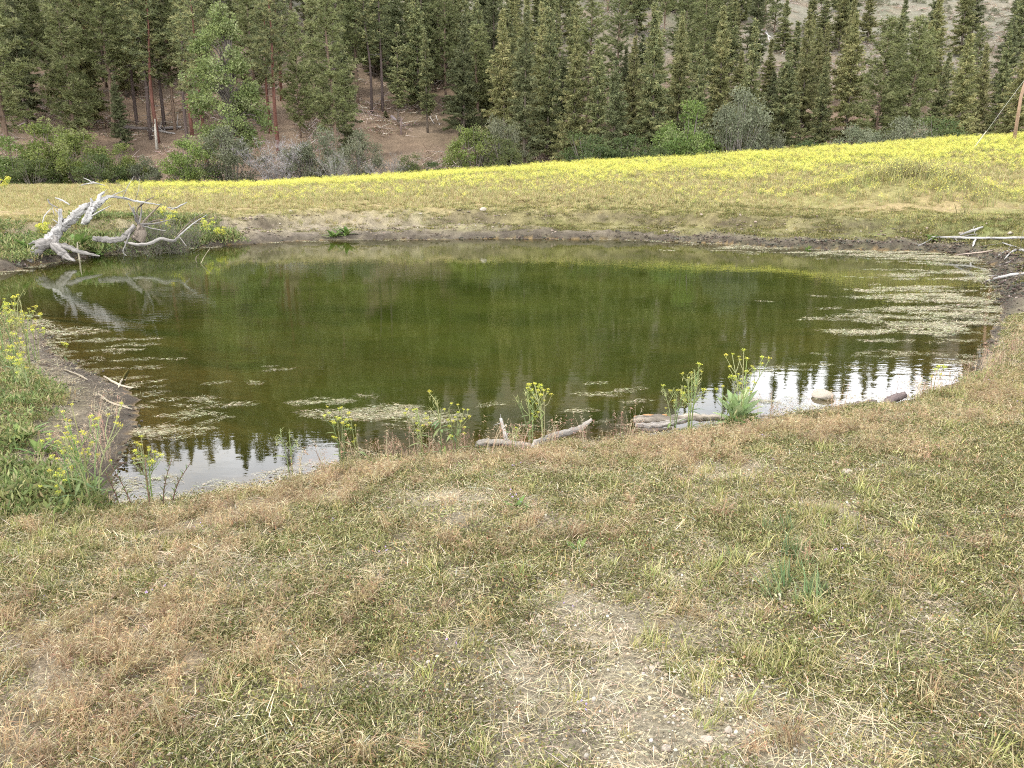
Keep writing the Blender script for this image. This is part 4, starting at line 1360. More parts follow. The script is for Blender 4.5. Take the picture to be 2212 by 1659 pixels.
SHRUB_G = [leafy_shape(211 + i, 4.2, 2.3, [(.13, .18, .042), (.165, .21, .055), (.10, .145, .036), (.19, .22, .085)], clumps=190, per=46, leaf=.15) for i in range(3)]
SHRUB_D = [leafy_shape(221 + i, 4.0, 2.4, [(.09, .12, .038), (.115, .138, .05), (.07, .10, .034)], clumps=170, per=44, leaf=.14) for i in range(2)]
SHRUB_S = [leafy_shape(231 + i, 4.0, 2.2, [(.15, .165, .095), (.18, .19, .12), (.12, .135, .08)], clumps=150, per=46, leaf=.13, twig=.3, stemc=(.2, .18, .16)) for i in range(3)]
BARE_W = [bare_shape(241, 3.8, 1.9, 30, (.27, .255, .245)), bare_shape(242, 3.4, 1.7, 20, (.26, .25, .23), leaves=900), bare_shape(243, 2.6, 1.6, 16, (.25, .235, .21))]
SHRUBS = [
    ('green_shrub', SHRUB_G, 22, 305, 66, 'bright green shrub cut off by the far left edge above the grassy hump', 1.25, 0),
    ('green_shrub', SHRUB_G, 95, 268, 67, 'tallest bright green shrub of the thicket at left', 1.05, 1),
    ('green_shrub', SHRUB_G, 165, 285, 66, 'leafy green shrub right of the tallest in the thicket at left', 1.0, 2),
    ('green_shrub', SHRUB_D, 60, 345, 64, 'dark green low shrub under the thicket at far left', 1.3, 0),
    ('green_shrub', SHRUB_D, 215, 330, 64, 'dark green low shrub behind the big driftwood snag', 1.3, 1),
    ('green_shrub', SHRUB_G, 262, 318, 66, 'green shrub at the right end of the thicket at left', 1.0, 0),
    ('grey_shrub', SHRUB_S, 305, 336, 65, 'dull grey green shrub between the thicket and the small rounded tree', .85, 0),
    ('rounded_tree', SHRUB_G, 396, 302, 64, 'small rounded green tree with short dark trunks beside the meadow crest', 1.05, 1),
    ('grey_shrub', SHRUB_S, 492, 278, 66, 'grey green shrub with dead white stems under the bright broadleaf tree', 1.1, 1),
    ('bare_willow', BARE_W, 600, 285, 66, 'leafless grey willow spreading over the meadow crest', 1.35, 0),
    ('grey_shrub', SHRUB_S, 652, 305, 67, 'grey green shrub just right of the leafless willow', 1.0, 2),
    ('grey_shrub', SHRUB_S, 692, 276, 69, 'tall pale shrub behind the leafless willow', .9, 0),
    ('bare_willow', BARE_W, 722, 322, 65, 'half leafless willow below the tall dark pine', 1.0, 1),
    ('grey_shrub', SHRUB_S, 776, 285, 67, 'silvery shrub at the left foot of the brown open slope', .8, 1),
    ('bare_willow', BARE_W, 838, 330, 65, 'low thicket of grey stems at the foot of the brown open slope', 1.3, 2),
    ('green_shrub', SHRUB_D, 884, 335, 65, 'low green bush in the middle of the foot of the brown slope', .8, 0),
    ('green_shrub', SHRUB_D, 936, 345, 65, 'small dark bush left of the round green shrub pair', .9, 1),
    ('green_shrub', SHRUB_G, 1022, 274, 66, 'round green shrub with low branches, left of the shrub pair', .95, 2),
    ('grey_shrub', SHRUB_S, 1082, 248, 67, 'pale topped shrub, right of the shrub pair', .75, 2),
    ('green_shrub', SHRUB_D, 1092, 300, 65, 'dark green leafy bush below the pale topped shrub', .8, 0),
    ('green_shrub', SHRUB_D, 1275, 290, 66, 'dark green thicket, left half, beside the pink brown gap', 1.2, 0),
    ('green_shrub', SHRUB_D, 1342, 286, 67, 'dark green thicket, right half, left of the round bright shrub', 1.2, 1),
    ('green_shrub', SHRUB_D, 1412, 318, 65, 'low blue green bush under the round bright shrub', 1.4, 0),
    ('green_shrub', SHRUB_G, 1478, 232, 68, 'round bright green shrub, biggest along the meadow edge', 1.05, 0),
    ('grey_willow', SHRUB_S, 1586, 196, 70, 'grey green willow tree standing at the meadow edge', .95, 1),
    ('grey_willow', SHRUB_S, 1632, 240, 72, 'smaller grey green willow behind the right side of the willow tree', .8, 0),
    ('grey_shrub', SHRUB_S, 1852, 268, 67, 'grey shrub at the foot of the left rounded pine', 1.0, 2),
    ('grey_shrub', SHRUB_S, 1950, 256, 68, 'grey shrub at the foot of the right rounded pine', 1.2, 1),
    ('green_shrub', SHRUB_D, 1735, 300, 66, 'dark low bush between the wide skirted fir and the pine pair', 1.3, 1),
    ('green_shrub', SHRUB_D, 2030, 255, 72, 'dark green bush left of the conical olive fir', 1.2, 0),
]
for (nm, sh, u, vt, Y, lab, wd, k) in SHRUBS:
    px_tree(None, u, vt, Y, lab, wd, k, name=nm, shapes=sh, cat='shrub' if 'tree' not in lab else 'tree', parts=('stem', 'foliage'))

# the rest of the forest on the slope
KIND_WORDS = {'fir': ('green fir', 'fir'), 'olive_fir': ('olive fir', 'fir'), 'dark_fir': ('dark ragged fir', 'fir'), 'thin_fir': ('slender fir', 'fir'), 'pine': ('leafy pine', 'pine'), 'thin_pine': ('thin trunked pine', 'pine'), 'red_pine': ('red trunked pine', 'pine')}
MARKS = [(0, 110, 'the far left pine'), (110, 215, 'the big bright olive pine'), (215, 290, 'the dark trunked pine'), (290, 395, 'the cluster of bare trunks'), (395, 480, 'the rust red trunk'), (480, 580, 'the bright broadleaf tree'), (580, 680, 'the bare grey willow'),
         (680, 770, 'the tall dark pine'), (770, 880, 'the brown open slope'), (880, 985, 'the right end of the brown slope'), (985, 1070, 'the round green shrub pair'), (1070, 1160, 'the pale topped shrub'), (1160, 1270, 'the pink brown gap'), (1270, 1390, 'the dark green thicket'),
         (1390, 1530, 'the round bright shrub'), (1530, 1660, 'the grey green willow tree'), (1660, 1760, 'the wide skirted fir'), (1760, 1870, 'the leaning olive fir'), (1870, 2000, 'the rounded pine pair'), (2000, 2090, 'the conical olive fir'), (2090, 9999, 'the utility pole'), (-9999, 0, 'the left border of the view')]


def fill(n, x0, x1, y0, y1, kinds, hlo, hhi, spacing, clear=(), tries=60, prob=None):
    c = 0
    for _ in range(n * tries):
        if c >= n: break
        y = RNG.uniform(y0, y1)
        x = RNG.uniform(x0, x1) * y
        u = CU + FPX * x / y
        if any(a < u < b and ya < y < yb for a, b, ya, yb in clear): continue
        if prob is not None and RNG.uniform() > prob(x, y, u): continue
        T_ = np.array(TREES_AT)
        if np.min((T_[:, 0] - x) ** 2 + (T_[:, 1] - y) ** 2) < spacing ** 2: continue
        kind = kinds[RNG.integers(0, len(kinds))]
        sh = SH[kind][RNG.integers(0, len(SH[kind]))]
        H = RNG.uniform(hlo, hhi)
        zone = 'low on the slope' if y < 105 else ('halfway up the slope' if y < 135 else ('high on the slope' if y < 170 else 'near the slope top'))
        mark = next(m for a, b, m in MARKS if a <= u < b)
        tall = 'tall' if H > (hlo + hhi) / 2 else 'short'
        label = '%s %s %s behind %s' % (tall, KIND_WORDS[kind][0], zone, mark)
        put_tree(sh, FOREST_NAME[kind], x, y, H, label, 'tree', 'forest trees ' + zone + ' behind ' + mark, RNG.uniform(.85, 1.25) * (sh.H / H) ** .3)
        c += 1


CLEAR = [(775, 990, 72, 97), (1255, 1300, 96, 135), (1310, 1380, 110, 127), (280, 470, 70, 80)]
fill(100, -.72, -.2, 80, 150, ['pine', 'thin_pine', 'pine', 'red_pine', 'fir', 'olive_fir'], 13, 19, 2.1, CLEAR)
fill(66, -.2, .26, 84, 150, ['fir', 'dark_fir', 'olive_fir', 'thin_fir', 'pine'], 9, 15, 2.6, CLEAR)
fill(46, .26, .70, 92, 150, ['fir', 'olive_fir', 'dark_fir', 'pine'], 7, 14, 2.8, CLEAR, prob=lambda x, y, u: .35 if 1650 < u < 2000 and y > 105 else 1)
fill(16, -.21, -.05, 97, 118, ['pine', 'fir', 'thin_fir', 'dark_fir'], 12, 17, 2.0, CLEAR)
fill(20, .1, .70, 120, 185, ['fir', 'olive_fir', 'thin_fir', 'dark_fir'], 4, 9, 2.6, CLEAR)
fill(50, -.70, .70, 150, 222, ['fir', 'olive_fir', 'thin_fir', 'dark_fir', 'pine'], 8, 14, 3.2, CLEAR, prob=lambda x, y, u: .55 if u > 1250 else 1)


# ------------------------------------------------------------------ fallen wood and snags on the slope
def log_obj(name, p0, p1, r, label, cat='fallen log', group=None, c=(.38, .35, .32), mat='log', n=6, taper=.55, stubs=2, lift=.5):
    p0, p1 = np.array(p0, float), np.array(p1, float)
    mid = (p0 + p1) / 2 + RNG.normal(0, .02, 3) * np.linalg.norm(p1 - p0)
    o = empty(name, tuple(p0))
    mb = MB()
    P = spline([p0 - p0, mid - p0, p1 - p0], 4)
    P[:, 2] += r * lift
    tube(mb, P, np.linspace(r, r * taper, len(P)), c, 7, .12, RNG)
    mb.obj('trunk', M[mat], o, smooth=True)
    for _ in range(stubs):
        t = RNG.uniform(.25, .9); a = P[int(t * (len(P) - 1))]
        d_ = rand_dirs(1, RNG, .2)[0]
        mb = MB(); l = RNG.uniform(3, 7) * r
        tube(mb, np.array([a, a + d_ * l * .6, a + d_ * l + [0, 0, .1 * l]]), [r * .35, r * .25, r * .08], np.array(c) * 1.05, 5, .1, RNG)
        mb.obj('branch', M[mat], o, smooth=True)
    tag(o, label, cat, group)
    return o


def ground_log(u0, v0, u1, v1, r, label, **k):
    a, b = on_ground(u0, v0, 62), on_ground(u1, v1, 62)
    return log_obj('fallen_log', a, b, r, label, **k)


ground_log(240, 274, 385, 279, .2, 'long dark fallen pole lying level across the left slope', c=(.13, .11, .10))
ground_log(320, 286, 392, 276, .2, 'grey fallen pole crossing the dark one on the left slope')
ground_log(330, 279, 378, 290, .14, 'short grey fallen pole below the crossing poles on the left slope')
ground_log(225, 236, 250, 244, .16, 'short pale fallen log high on the left slope beside the dark trunk')
ground_log(150, 246, 182, 232, .12, 'thin dark branch lying under the big bright olive pine', c=(.14, .12, .11))
ground_log(846, 254, 872, 270, .2, 'purple grey broken log on the brown open slope', c=(.25, .21, .22))
ground_log(926, 246, 938, 268, .08, 'pale pole leaning downhill, left of the sticks on the brown slope', c=(.5, .46, .42))
ground_log(942, 250, 950, 270, .07, 'pale pole lying downhill, right of the sticks on the brown slope', c=(.5, .46, .42))
ground_log(800, 255, 820, 275, .08, 'thin stick at the upper left of the brown open slope', c=(.4, .34, .3))
ground_log(1640, 62, 1665, 82, .16, 'white fallen log on the upper slope over the slender olive fir', c=(.6, .58, .55))
ground_log(1645, 98, 1690, 96, .14, 'white fallen pole lying level on the upper slope', c=(.6, .58, .55))
ground_log(1655, 68, 1672, 108, .14, 'white fallen pole lying downhill on the upper slope', c=(.55, .52, .5))
ground_log(1770, 90, 1778, 102, .12, 'white stick crossing another above the bushy fir', c=(.6, .57, .54))
ground_log(1493, 2, 1505, 22, .22, 'white fallen trunk pointing downhill beside the dark round topped fir', c=(.62, .6, .58))
for (u, v0, h, lab, c) in [(339, 322, 2.9, 'pale broken snag standing below the cluster of bare trunks', (.42, .39, .33)), (866, 290, 1.8, 'thin dead sapling trunk standing on the brown open slope', (.2, .15, .13)),
                           (1190, 320, 2.0, 'dark reddish dead trunk standing in the pink brown gap', (.2, .12, .12)), (1452, 300, 2.2, 'grey dead snag between the bright shrub and the firs', (.3, .28, .26))]:
    p = on_ground(u, v0, 62)
    o = empty('dead_snag', tuple(p))
    mb = MB(); tube(mb, np.array([[0, 0, -.3], [.04, 0, h * .5], [.12, .05, h]]), [.17, .13, .05], c, 7, .15, RNG); mb.obj('trunk', M['log'], o, smooth=True)
    for q in range(3):
        z = h * RNG.uniform(.4, .9); d_ = rand_dirs(1, RNG, 0)[0]
        mb = MB(); tube(mb, np.array([[.05, 0, z], [.05, 0, z] + d_ * .35, [.05, 0, z] + d_ * .6]), [.04, .03, .01], c, 4, .1, RNG); mb.obj('branch', M['log'], o)
    tag(o, lab, 'snag')


def p_sticks(mb, g):
    n = 14
    O = disk(n, 1.0, g); O[:, 2] = g.uniform(.03, .12, n)
    D = rand_dirs(n, g, -.05) * [1, 1, .15]
    slivers(mb, O, D, g.uniform(.4, 1.6, n), g.uniform(.03, .07, n), mixc([(.42, .36, .31), (.55, .5, .45), (.25, .18, .14)], [3, 1.5, 2], n, g), g)
    n = 40
    O = disk(n, 1.0, g)
    diamonds(mb, O, rand_dirs(n, g, 0), g.uniform(.1, .25, n), .09, mixc([(.16, .16, .085), (.24, .19, .12), (.3, .2, .14)], [2, 2, 2], n, g), g)


y = RNG.uniform(70, 175, 9000); x = RNG.uniform(-.75, .75, 9000) * y
h, f = terrain(x, y, want=True)
ok = (f['hm'] > .6) & (fbm(x * .15, y * .15, 3, 95) > -.25)
P = np.stack([x, y, h], 1)[ok]
scatter('hillside_litter', 'sticks, needles and tufts scattered over the brown slope', 'forest litter', P, RNG.uniform(.6, 1.4, len(P)), protos(5, p_sticks, M['twig'], 'litter_patch'), tilt=.25)

def p_sage(mb, g):
    n = 170
    O = rand_dirs(n, g, 0) * g.uniform(.2, 1, (n, 1)) ** .5 * [.5, .5, .5]
    diamonds(mb, O, O + rand_dirs(n, g) * .4, g.uniform(.1, .26, n), .07, mixc([(.16, .165, .10), (.21, .205, .14), (.12, .13, .07), (.26, .23, .16)], [3, 3, 2, 1], n, g), g)


y = RNG.uniform(96, 225, 7000); x = RNG.uniform(-.75, .75, 7000) * y
h, f = terrain(x, y, want=True)
ok = RNG.uniform(0, 1, len(x)) < np.clip(.25 + .9 * fbm(x * .07, y * .07, 3, 96), .04, 1) * sstep(96, 125, y)
P = np.stack([x, y, h], 1)[ok]
scatter('hillside_brush', 'low grey green brush dotted over the upper slope', 'brush', P, RNG.uniform(.5, 1.7, len(P)), protos(4, p_sage, M['meadow'], 'brush_tuft'), tilt=.15)

# ------------------------------------------------------------------ utility pole with guy wire
pb_ = at_y(2193, 287, 56.0); pb_[2] = gz(pb_[0], 56.0)
ptop = at_y(2213, 108, 56.0)
Hp = ptop[2] - pb_[2]
pole = empty('utility_pole', tuple(pb_))
lean = np.array([.75, 0, 0])
mb = MB(); tube(mb, np.array([[0, 0, -.6], [0, 0, Hp * .5], [lean[0] * .5, 0, Hp]]), [.115, .10, .085], (.30, .205, .14), 12, .02, RNG); mb.obj('post', M['pole'], pole, smooth=True)


def box(mb, c, s, colr):
    c, s = np.array(c, float), np.array(s, float) / 2
    V = c + s * np.array([(i, j, k) for i in (-1, 1) for j in (-1, 1) for k in (-1, 1)])
    mb.add(V, [(0, 1, 3), (0, 3, 2), (4, 6, 7), (4, 7, 5), (0, 4, 5), (0, 5, 1), (2, 3, 7), (2, 7, 6), (0, 2, 6), (0, 6, 4), (1, 5, 7), (1, 7, 3)], colr)


mb = MB(); box(mb, (lean[0], -.17, Hp - .25), (2.0, .1, .12), (.55, .54, .5)); mb.obj('crossarm', M['pole'], pole)
for sx in (lean[0] - .85, lean[0], lean[0] + .85):
    mb = MB(); tube(mb, np.array([[sx, -.17, Hp - .19], [sx, -.17, Hp - .12], [sx, -.17, Hp - .06], [sx, -.17, Hp + .02]]), [.03, .07, .05, .06], (.75, .75, .73), 8); mb.obj('insulator', M['ceramic'], pole, smooth=True)
mb = MB(); tube(mb, np.array([[lean[0] - .85, -.17, Hp - .31], [lean[0] - .85, -.17, Hp - .55]]), [.05, .06], (.75, .75, .73), 8); mb.obj('insulator', M['ceramic'], pole, smooth=True)
tag(pole, 'wooden utility pole with crossarm and white insulators on the grassy crest at right', 'utility pole')
ga = at_y(2104, 288, 54.0); ga[2] = gz(ga[0], 54.0)
gt = pb_ + np.array([lean[0] * .68, 0, Hp * .80]) + [-.08, -.1, 0]
guy = empty('guy_wire', tuple(ga))
mb = MB(); tube(mb, np.array([[0, 0, -.1], (gt - ga) * .5, gt - ga]), .011, (.35, .35, .27), 5); mb.obj('wire', M['metal'], guy)
mb = MB(); tube(mb, np.array([(gt - ga) * .01, (gt - ga) * .24]), .022, (.52, .52, .33), 8); mb.obj('guard_sleeve', M['metal'], guy)
tag(guy, 'slanting guy wire with pale guard sleeve bracing the utility pole', 'guy wire')
lw = empty('power_line', tuple(pb_ + np.array([lean[0] + .85, -.17, Hp + .03])))
mb = MB(); t_ = np.linspace(0, 1, 14)
tube(mb, np.stack([t_ * 34 , -t_ * 6, -4 * .9 * t_ * (1 - t_) + t_ * .8], 1), .022, (.3, .3, .3), 4); mb.obj('cable', M['metal'], lw)
tag(lw, 'power cable leaving the utility pole crossarm towards the right', 'cable')


# ------------------------------------------------------------------ driftwood round the pond
def px_tube(mb, pts, c, n=8, rough=.10, k=4, flat=1.0):
    """pts: (u, v, distance, diameter in picture px) along the limb; smooth tube through them."""
    A = []
    for u, v, Y, dia in pts:
        p = at_y(u, v, Y)
        A.append([*p, dia / FPX * Y * .5])
    A = spline(np.array(A), k) if len(A) > 2 else np.array(A)
    A[1:-1, :3] += RNG.normal(0, .12, (len(A) - 2, 3)) * A[1:-1, 3:4]
    tube(mb, A[:, :3], np.maximum(A[:, 3], .003), c, n, rough, RNG, flat=flat)


def drift(name, label, cat, limbs, group=None, mat='drift', snap=None):
    """limbs: (part name, colour, points). The first limb is the main one."""
    if snap is not None:                                     # lay it on the ground: distance from the terrain seen there
        limbs = [(pn, c, [(u, v, on_ground(min(u, 2300), v + w * .5, snap)[1] - .05, w * .62) for u, v, Y, w in pts]) for pn, c, pts in limbs]
    u, v, Y, _ = limbs[0][2][0]
    p0 = at_y(u, v, Y)
    o = empty(name, tuple(p0))
    for pn, c, pts in limbs:
        mb = MB()
        big = max(p[3] for p in pts)
        px_tube(mb, pts, c, n=12 if big > 12 else (8 if big > 6 else 5), rough=.2 if big > 8 else .1, k=6 if big > 12 else 4)
        if pn in ('branch', 'limb') and len(pts) > 2:         # broken twigs along the limb
            A = np.array([at_y(a, b, y_) for a, b, y_, _ in pts])
            L_ = np.linalg.norm(A[-1] - A[0])
            for _ in range(4):
                i = RNG.integers(1, len(A)); t = RNG.uniform(0, 1)
                s0 = A[i - 1] * (1 - t) + A[i] * t
                dv = nrm(A[-1] - A[0]) + RNG.normal(0, .7, 3)
                e = s0 + nrm(dv) * L_ * RNG.uniform(.15, .4)
                r0 = min(pts[i - 1][3], pts[i][3]) / FPX * Y * .22
                tube(mb, np.array([s0, (s0 + e) / 2 + RNG.normal(0, .03 * L_, 3), e]), [r0, r0 * .7, r0 * .3], np.array(c) * RNG.uniform(.7, 1.05), 4, .1, RNG)
        mb.V = [V - p0 for V in mb.V]
        mb.obj(pn, M[mat], o, smooth=True)
    tag(o, label, cat, group)
    return o


WH_, GR_, BR_ = (.45, .435, .41), (.30, .28, .255), (.20, .165, .13)
def q(*rows):
    return [(x * .25, 360 + y * .25, Y, w * .25) for x, y, Y, w in rows]


drift('driftwood_snag', 'big bleached white dead tree leaning over the far left shore on its roots', 'dead tree', [
    ('trunk', WH_, q((455, 670, 22.3, 95), (440, 628, 22.4, 100), (500, 562, 22.4, 84), (560, 500, 22.4, 76), (620, 452, 22.4, 74), (680, 395, 22.4, 66), (735, 348, 22.4, 58), (772, 322, 22.4, 34))),
    ('limb', WH_, q((722, 492, 22.0, 40), (758, 450, 22.0, 62), (775, 395, 22.1, 54), (805, 350, 22.2, 62), (850, 312, 22.3, 56), (892, 282, 22.4, 40), (950, 260, 22.6, 24), (1060, 270, 22.8, 20), (1170, 297, 23, 17), (1270, 312, 23.1, 13), (1385, 332, 23.2, 7))),
    ('branch', WH_, q((514, 552, 22.3, 38), (519, 500, 22.3, 36), (521, 430, 22.3, 32), (519, 364, 22.3, 28))),
    ('branch', WH_, q((800, 352, 22.2, 36), (793, 310, 22.2, 28), (784, 272, 22.2, 12))),
    ('branch', WH_, q((852, 312, 22.3, 44), (856, 270, 22.3, 34), (872, 240, 22.4, 26), (900, 220, 22.4, 14))),
    ('branch', GR_, q((745, 352, 22.4, 30), (762, 330, 22.4, 26), (776, 308, 22.4, 12))),
    ('root', GR_, q((450, 650, 22.2, 80), (350, 690, 22.1, 84), (310, 735, 22.0, 84), (272, 790, 21.9, 70), (215, 858, 21.6, 30))),
    ('root', GR_, q((450, 660, 22.2, 70), (510, 715, 22.0, 72), (560, 770, 21.9, 60), (645, 810, 21.7, 20))),
    ('root', GR_, q((470, 680, 22.2, 60), (590, 695, 22.0, 46), (700, 738, 21.9, 34), (860, 772, 21.8, 12))),
    ('root', GR_, q((440, 640, 22.4, 50), (340, 645, 22.4, 44), (252, 672, 22.4, 20))),
    ('root', GR_, q((290, 780, 22.0, 44), (150, 805, 22.0, 32), (0, 798, 22.1, 26), (-90, 790, 22.2, 14))),
    ('root', GR_, q((480, 600, 22.2, 40), (470, 650, 22.1, 34), (455, 700, 22.0, 20))),
    ('root', BR_, q((300, 730, 22.1, 40), (190, 790, 22.2, 28), (100, 780, 22.3, 14)))])
drift('driftwood_log', 'grey fallen log with bristling dry branches right of the white snag', 'driftwood log', [
    ('trunk', GR_, q((800, 622, 23.4, 36), (860, 628, 23.4, 50), (960, 636, 23.4, 48), (1060, 618, 23.5, 44), (1110, 570, 23.6, 46), (1165, 510, 23.7, 36))),
    ('trunk', GR_, q((1075, 652, 23.1, 18), (1200, 674, 23.0, 26), (1300, 662, 23.0, 28), (1390, 622, 23.1, 28), (1500, 642, 23.1, 24), (1545, 600, 23.2, 16))),
    ('stump', BR_, q((1180, 640, 23.5, 100), (1215, 570, 23.6, 90), (1212, 505, 23.7, 40))),
    ('branch', BR_, q((1212, 520, 23.7, 20), (1180, 390, 23.7, 14), (1240, 312, 23.7, 11), (1335, 258, 23.7, 6))),
    ('branch', BR_, q((1215, 510, 23.7, 22), (1285, 430, 23.7, 15), (1395, 318, 23.7, 7))),
    ('branch', GR_, q((1195, 510, 23.7, 18), (1160, 410, 23.6, 14), (1108, 312, 23.6, 7))),
    ('branch', GR_, q((1200, 500, 23.7, 16), (1222, 390, 23.7, 12), (1215, 308, 23.7, 6))),
    ('branch', GR_, q((1205, 500, 23.7, 18), (1330, 492, 23.5, 14), (1475, 458, 23.4, 6))),
    ('branch', GR_, q((1200, 505, 23.7, 16), (1300, 530, 23.5, 12), (1435, 556, 23.3, 6))),
    ('branch', BR_, q((1225, 520, 23.7, 18), (1330, 470, 23.7, 13), (1440, 452, 23.7, 6))),
    ('branch', GR_, q((1130, 560, 23.5, 14), (1085, 672, 22.9, 11), (1062, 732, 22.4, 8), (1092, 770, 22.0, 6))),
    ('branch', WH_, q((1540, 605, 23.2, 15), (1660, 500, 23.2, 10), (1790, 415, 23.2, 5))),
    ('branch', BR_, q((1530, 600, 23.2, 14), (1640, 482, 23.3, 9), (1775, 388, 23.3, 4))),
    ('branch', GR_, q((1175, 480, 23.7, 14), (1150, 350, 23.6, 8), (1168, 395, 23.6, 5))),
    ('branch', GR_, q((1555, 612, 23.0, 10), (1612, 688, 22.6, 6)))])
drift('driftwood_branch', 'forked bleached branch lying on the dry grass behind the bristling log', 'branch', [
    ('stem', WH_, q((1450, 350, 26, 8), (1510, 362, 26, 14), (1560, 335, 26, 14), (1615, 308, 26, 7))), ('twig', WH_, q((1505, 360, 26, 10), (1480, 372, 25.9, 6)))])
drift('driftwood_branch', 'short bleached branch on the dry hump above the white snag', 'branch', [
    ('stem', WH_, q((478, 268, 27, 8), (530, 286, 27, 16), (572, 310, 26.9, 15), (602, 328, 26.8, 8))), ('twig', WH_, q((540, 290, 27, 7), (510, 300, 26.9, 5)))])
drift('driftwood_branch', 'thin white branch cluster on the dry hump left of the snag trunk', 'branch', [
    ('stem', GR_, q((412, 278, 24, 10), (432, 318, 24, 14), (500, 356, 23.9, 8))), ('twig', WH_, q((440, 362, 24, 8), (385, 425, 23.8, 9), (366, 488, 23.6, 7))), ('twig', GR_, q((450, 345, 24, 7), (470, 420, 23.8, 6)))])
drift('driftwood_branch', 'white crooked branch lying at the crest under the thicket at left', 'branch', [
    ('stem', WH_, q((700, 162, 50, 8), (760, 148, 50, 12), (830, 142, 50, 12), (905, 165, 50, 6))), ('twig', WH_, q((722, 98, 50, 7), (770, 118, 50, 9), (800, 142, 50, 8))), ('twig', WH_, q((800, 130, 50, 8), (880, 156, 50, 6)))])
_y = on_z(171, 560)[1]
drift('standing_stick', 'pale stick poking out of the water in front of the white snag', 'stick', [('stem', (.42, .38, .28), q((690, 835, _y - .2, 17), (680, 765, _y, 17), (670, 700, _y + .1, 15), (668, 650, _y + .15, 7)))])
drift('standing_stick', 'bent dark stick poking out of the water below the eroded bank', 'stick', [('stem', (.12, .10, .07), q((1700, 830, 22.4, 8), (1692, 800, 22.5, 9), (1700, 775, 22.6, 8), (1720, 755, 22.6, 5)))])
drift('standing_stick', 'straight thin stick slanting out of the water next to the bent one', 'stick', [('stem', (.35, .31, .2), q((1735, 838, 22.2, 6), (1765, 780, 22.5, 7), (1812, 708, 22.9, 5)))])
# at right
drift('driftwood_branch', 'long white branch lying along the muddy bank at the right edge', 'branch', [
    ('stem', WH_, [(2010, 512, 27, 5), (2060, 513, 27, 9), (2110, 515, 27, 10), (2160, 514, 26.8, 9), (2215, 514, 26.6, 8), (2250, 518, 26.4, 6)]),
    ('branch', WH_, [(2012, 516, 27, 5), (1995, 526, 26.6, 4), (1983, 530, 26.4, 3)]), ('branch', WH_, [(2074, 508, 27, 6), (2100, 498, 27.1, 9), (2124, 490, 27.2, 7)]),
    ('twig', WH_, [(2110, 515, 27, 7), (2104, 524, 26.7, 8), (2102, 532, 26.4, 4)]), ('twig', GR_, [(2075, 513, 27, 5), (2098, 507, 27, 5), (2112, 506, 27.1, 3)]), ('twig', WH_, [(2060, 514, 27, 4), (2068, 520, 26.8, 3)])], snap=14)
drift('driftwood_branch', 'thin brown branch lying on the mud just below the long white branch', 'branch', [('stem', (.42, .34, .28), [(2040, 557, 24.5, 2.5), (2072, 550, 24.6, 4), (2110, 546, 24.7, 5), (2145, 541, 24.8, 4)]), ('twig', (.3, .25, .2), [(2090, 548, 24.6, 3), (2093, 554, 24.4, 2)])], snap=14)
drift('driftwood_branch', 'tangle of white branches at the right edge under the long white branch', 'branch', [
    ('stem', WH_, [(2170, 560, 23, 4), (2185, 545, 23.1, 7), (2200, 540, 23.2, 9), (2230, 546, 23.2, 8)]), ('branch', WH_, [(2150, 556, 23, 3), (2172, 543, 23.1, 5), (2195, 538, 23.2, 4)]), ('branch', WH_, [(2165, 524, 23.4, 4), (2190, 532, 23.3, 5), (2216, 540, 23.2, 4)]),
    ('twig', GR_, [(2150, 575, 22.6, 2.5), (2178, 566, 22.8, 3.5), (2200, 556, 23, 3)])], snap=14)
drift('driftwood_branch', 'pale forked root lying half in the water at the right shore', 'branch', [('stem', WH_, [(2128, 608, 19.2, 4), (2150, 602, 19.4, 9), (2185, 594, 19.6, 11), (2215, 590, 19.8, 8)]), ('branch', GR_, [(2120, 594, 19.8, 4), (2150, 596, 19.7, 6), (2180, 595, 19.6, 5)])], snap=14)
drift('driftwood_branch', 'small white stick floating among the algae near the right shore', 'stick', [('stem', WH_, [(2085, 655, 17, 4), (2102, 664, 16.8, 8), (2112, 672, 16.6, 4)]), ('twig', WH_, [(2070, 660, 16.9, 2), (2098, 662, 16.8, 3)])])
# near shore
a_ = on_z(1040, 958, .1); Y1 = a_[1]
drift('driftwood_log', 'weathered log lying on the near shore with one upright broken stub', 'driftwood log', [
    ('trunk', (.36, .33, .285), [(1028, 960, Y1 + .05, 17), (1050, 957, Y1 + .05, 16), (1085, 956, Y1 + .03, 14), (1120, 959, Y1, 14), (1150, 963, Y1 - .02, 10)]),
    ('branch', (.58, .56, .52), [(1095, 952, Y1 + .03, 11), (1088, 930, Y1 + .05, 8), (1082, 903, Y1 + .08, 6)]), ('twig', (.5, .48, .4), [(1087, 926, Y1 + .05, 5), (1094, 917, Y1 + .03, 3)])])
drift('driftwood_log', 'bleached pointed log rising from the near shore over the water', 'driftwood log', [
    ('trunk', (.42, .385, .34), [(1150, 975, Y1 - .1, 22), (1165, 958, Y1, 21), (1190, 945, Y1 + .12, 17), (1225, 935, Y1 + .2, 15), (1255, 923, Y1 + .25, 13), (1278, 906, Y1 + .3, 7)]), ('branch', (.3, .26, .22), [(1150, 970, Y1 - .05, 14), (1135, 968, Y1 - .05, 11), (1120, 964, Y1 - .02, 8)])])
Y2 = on_z(1440, 915, .1)[1]
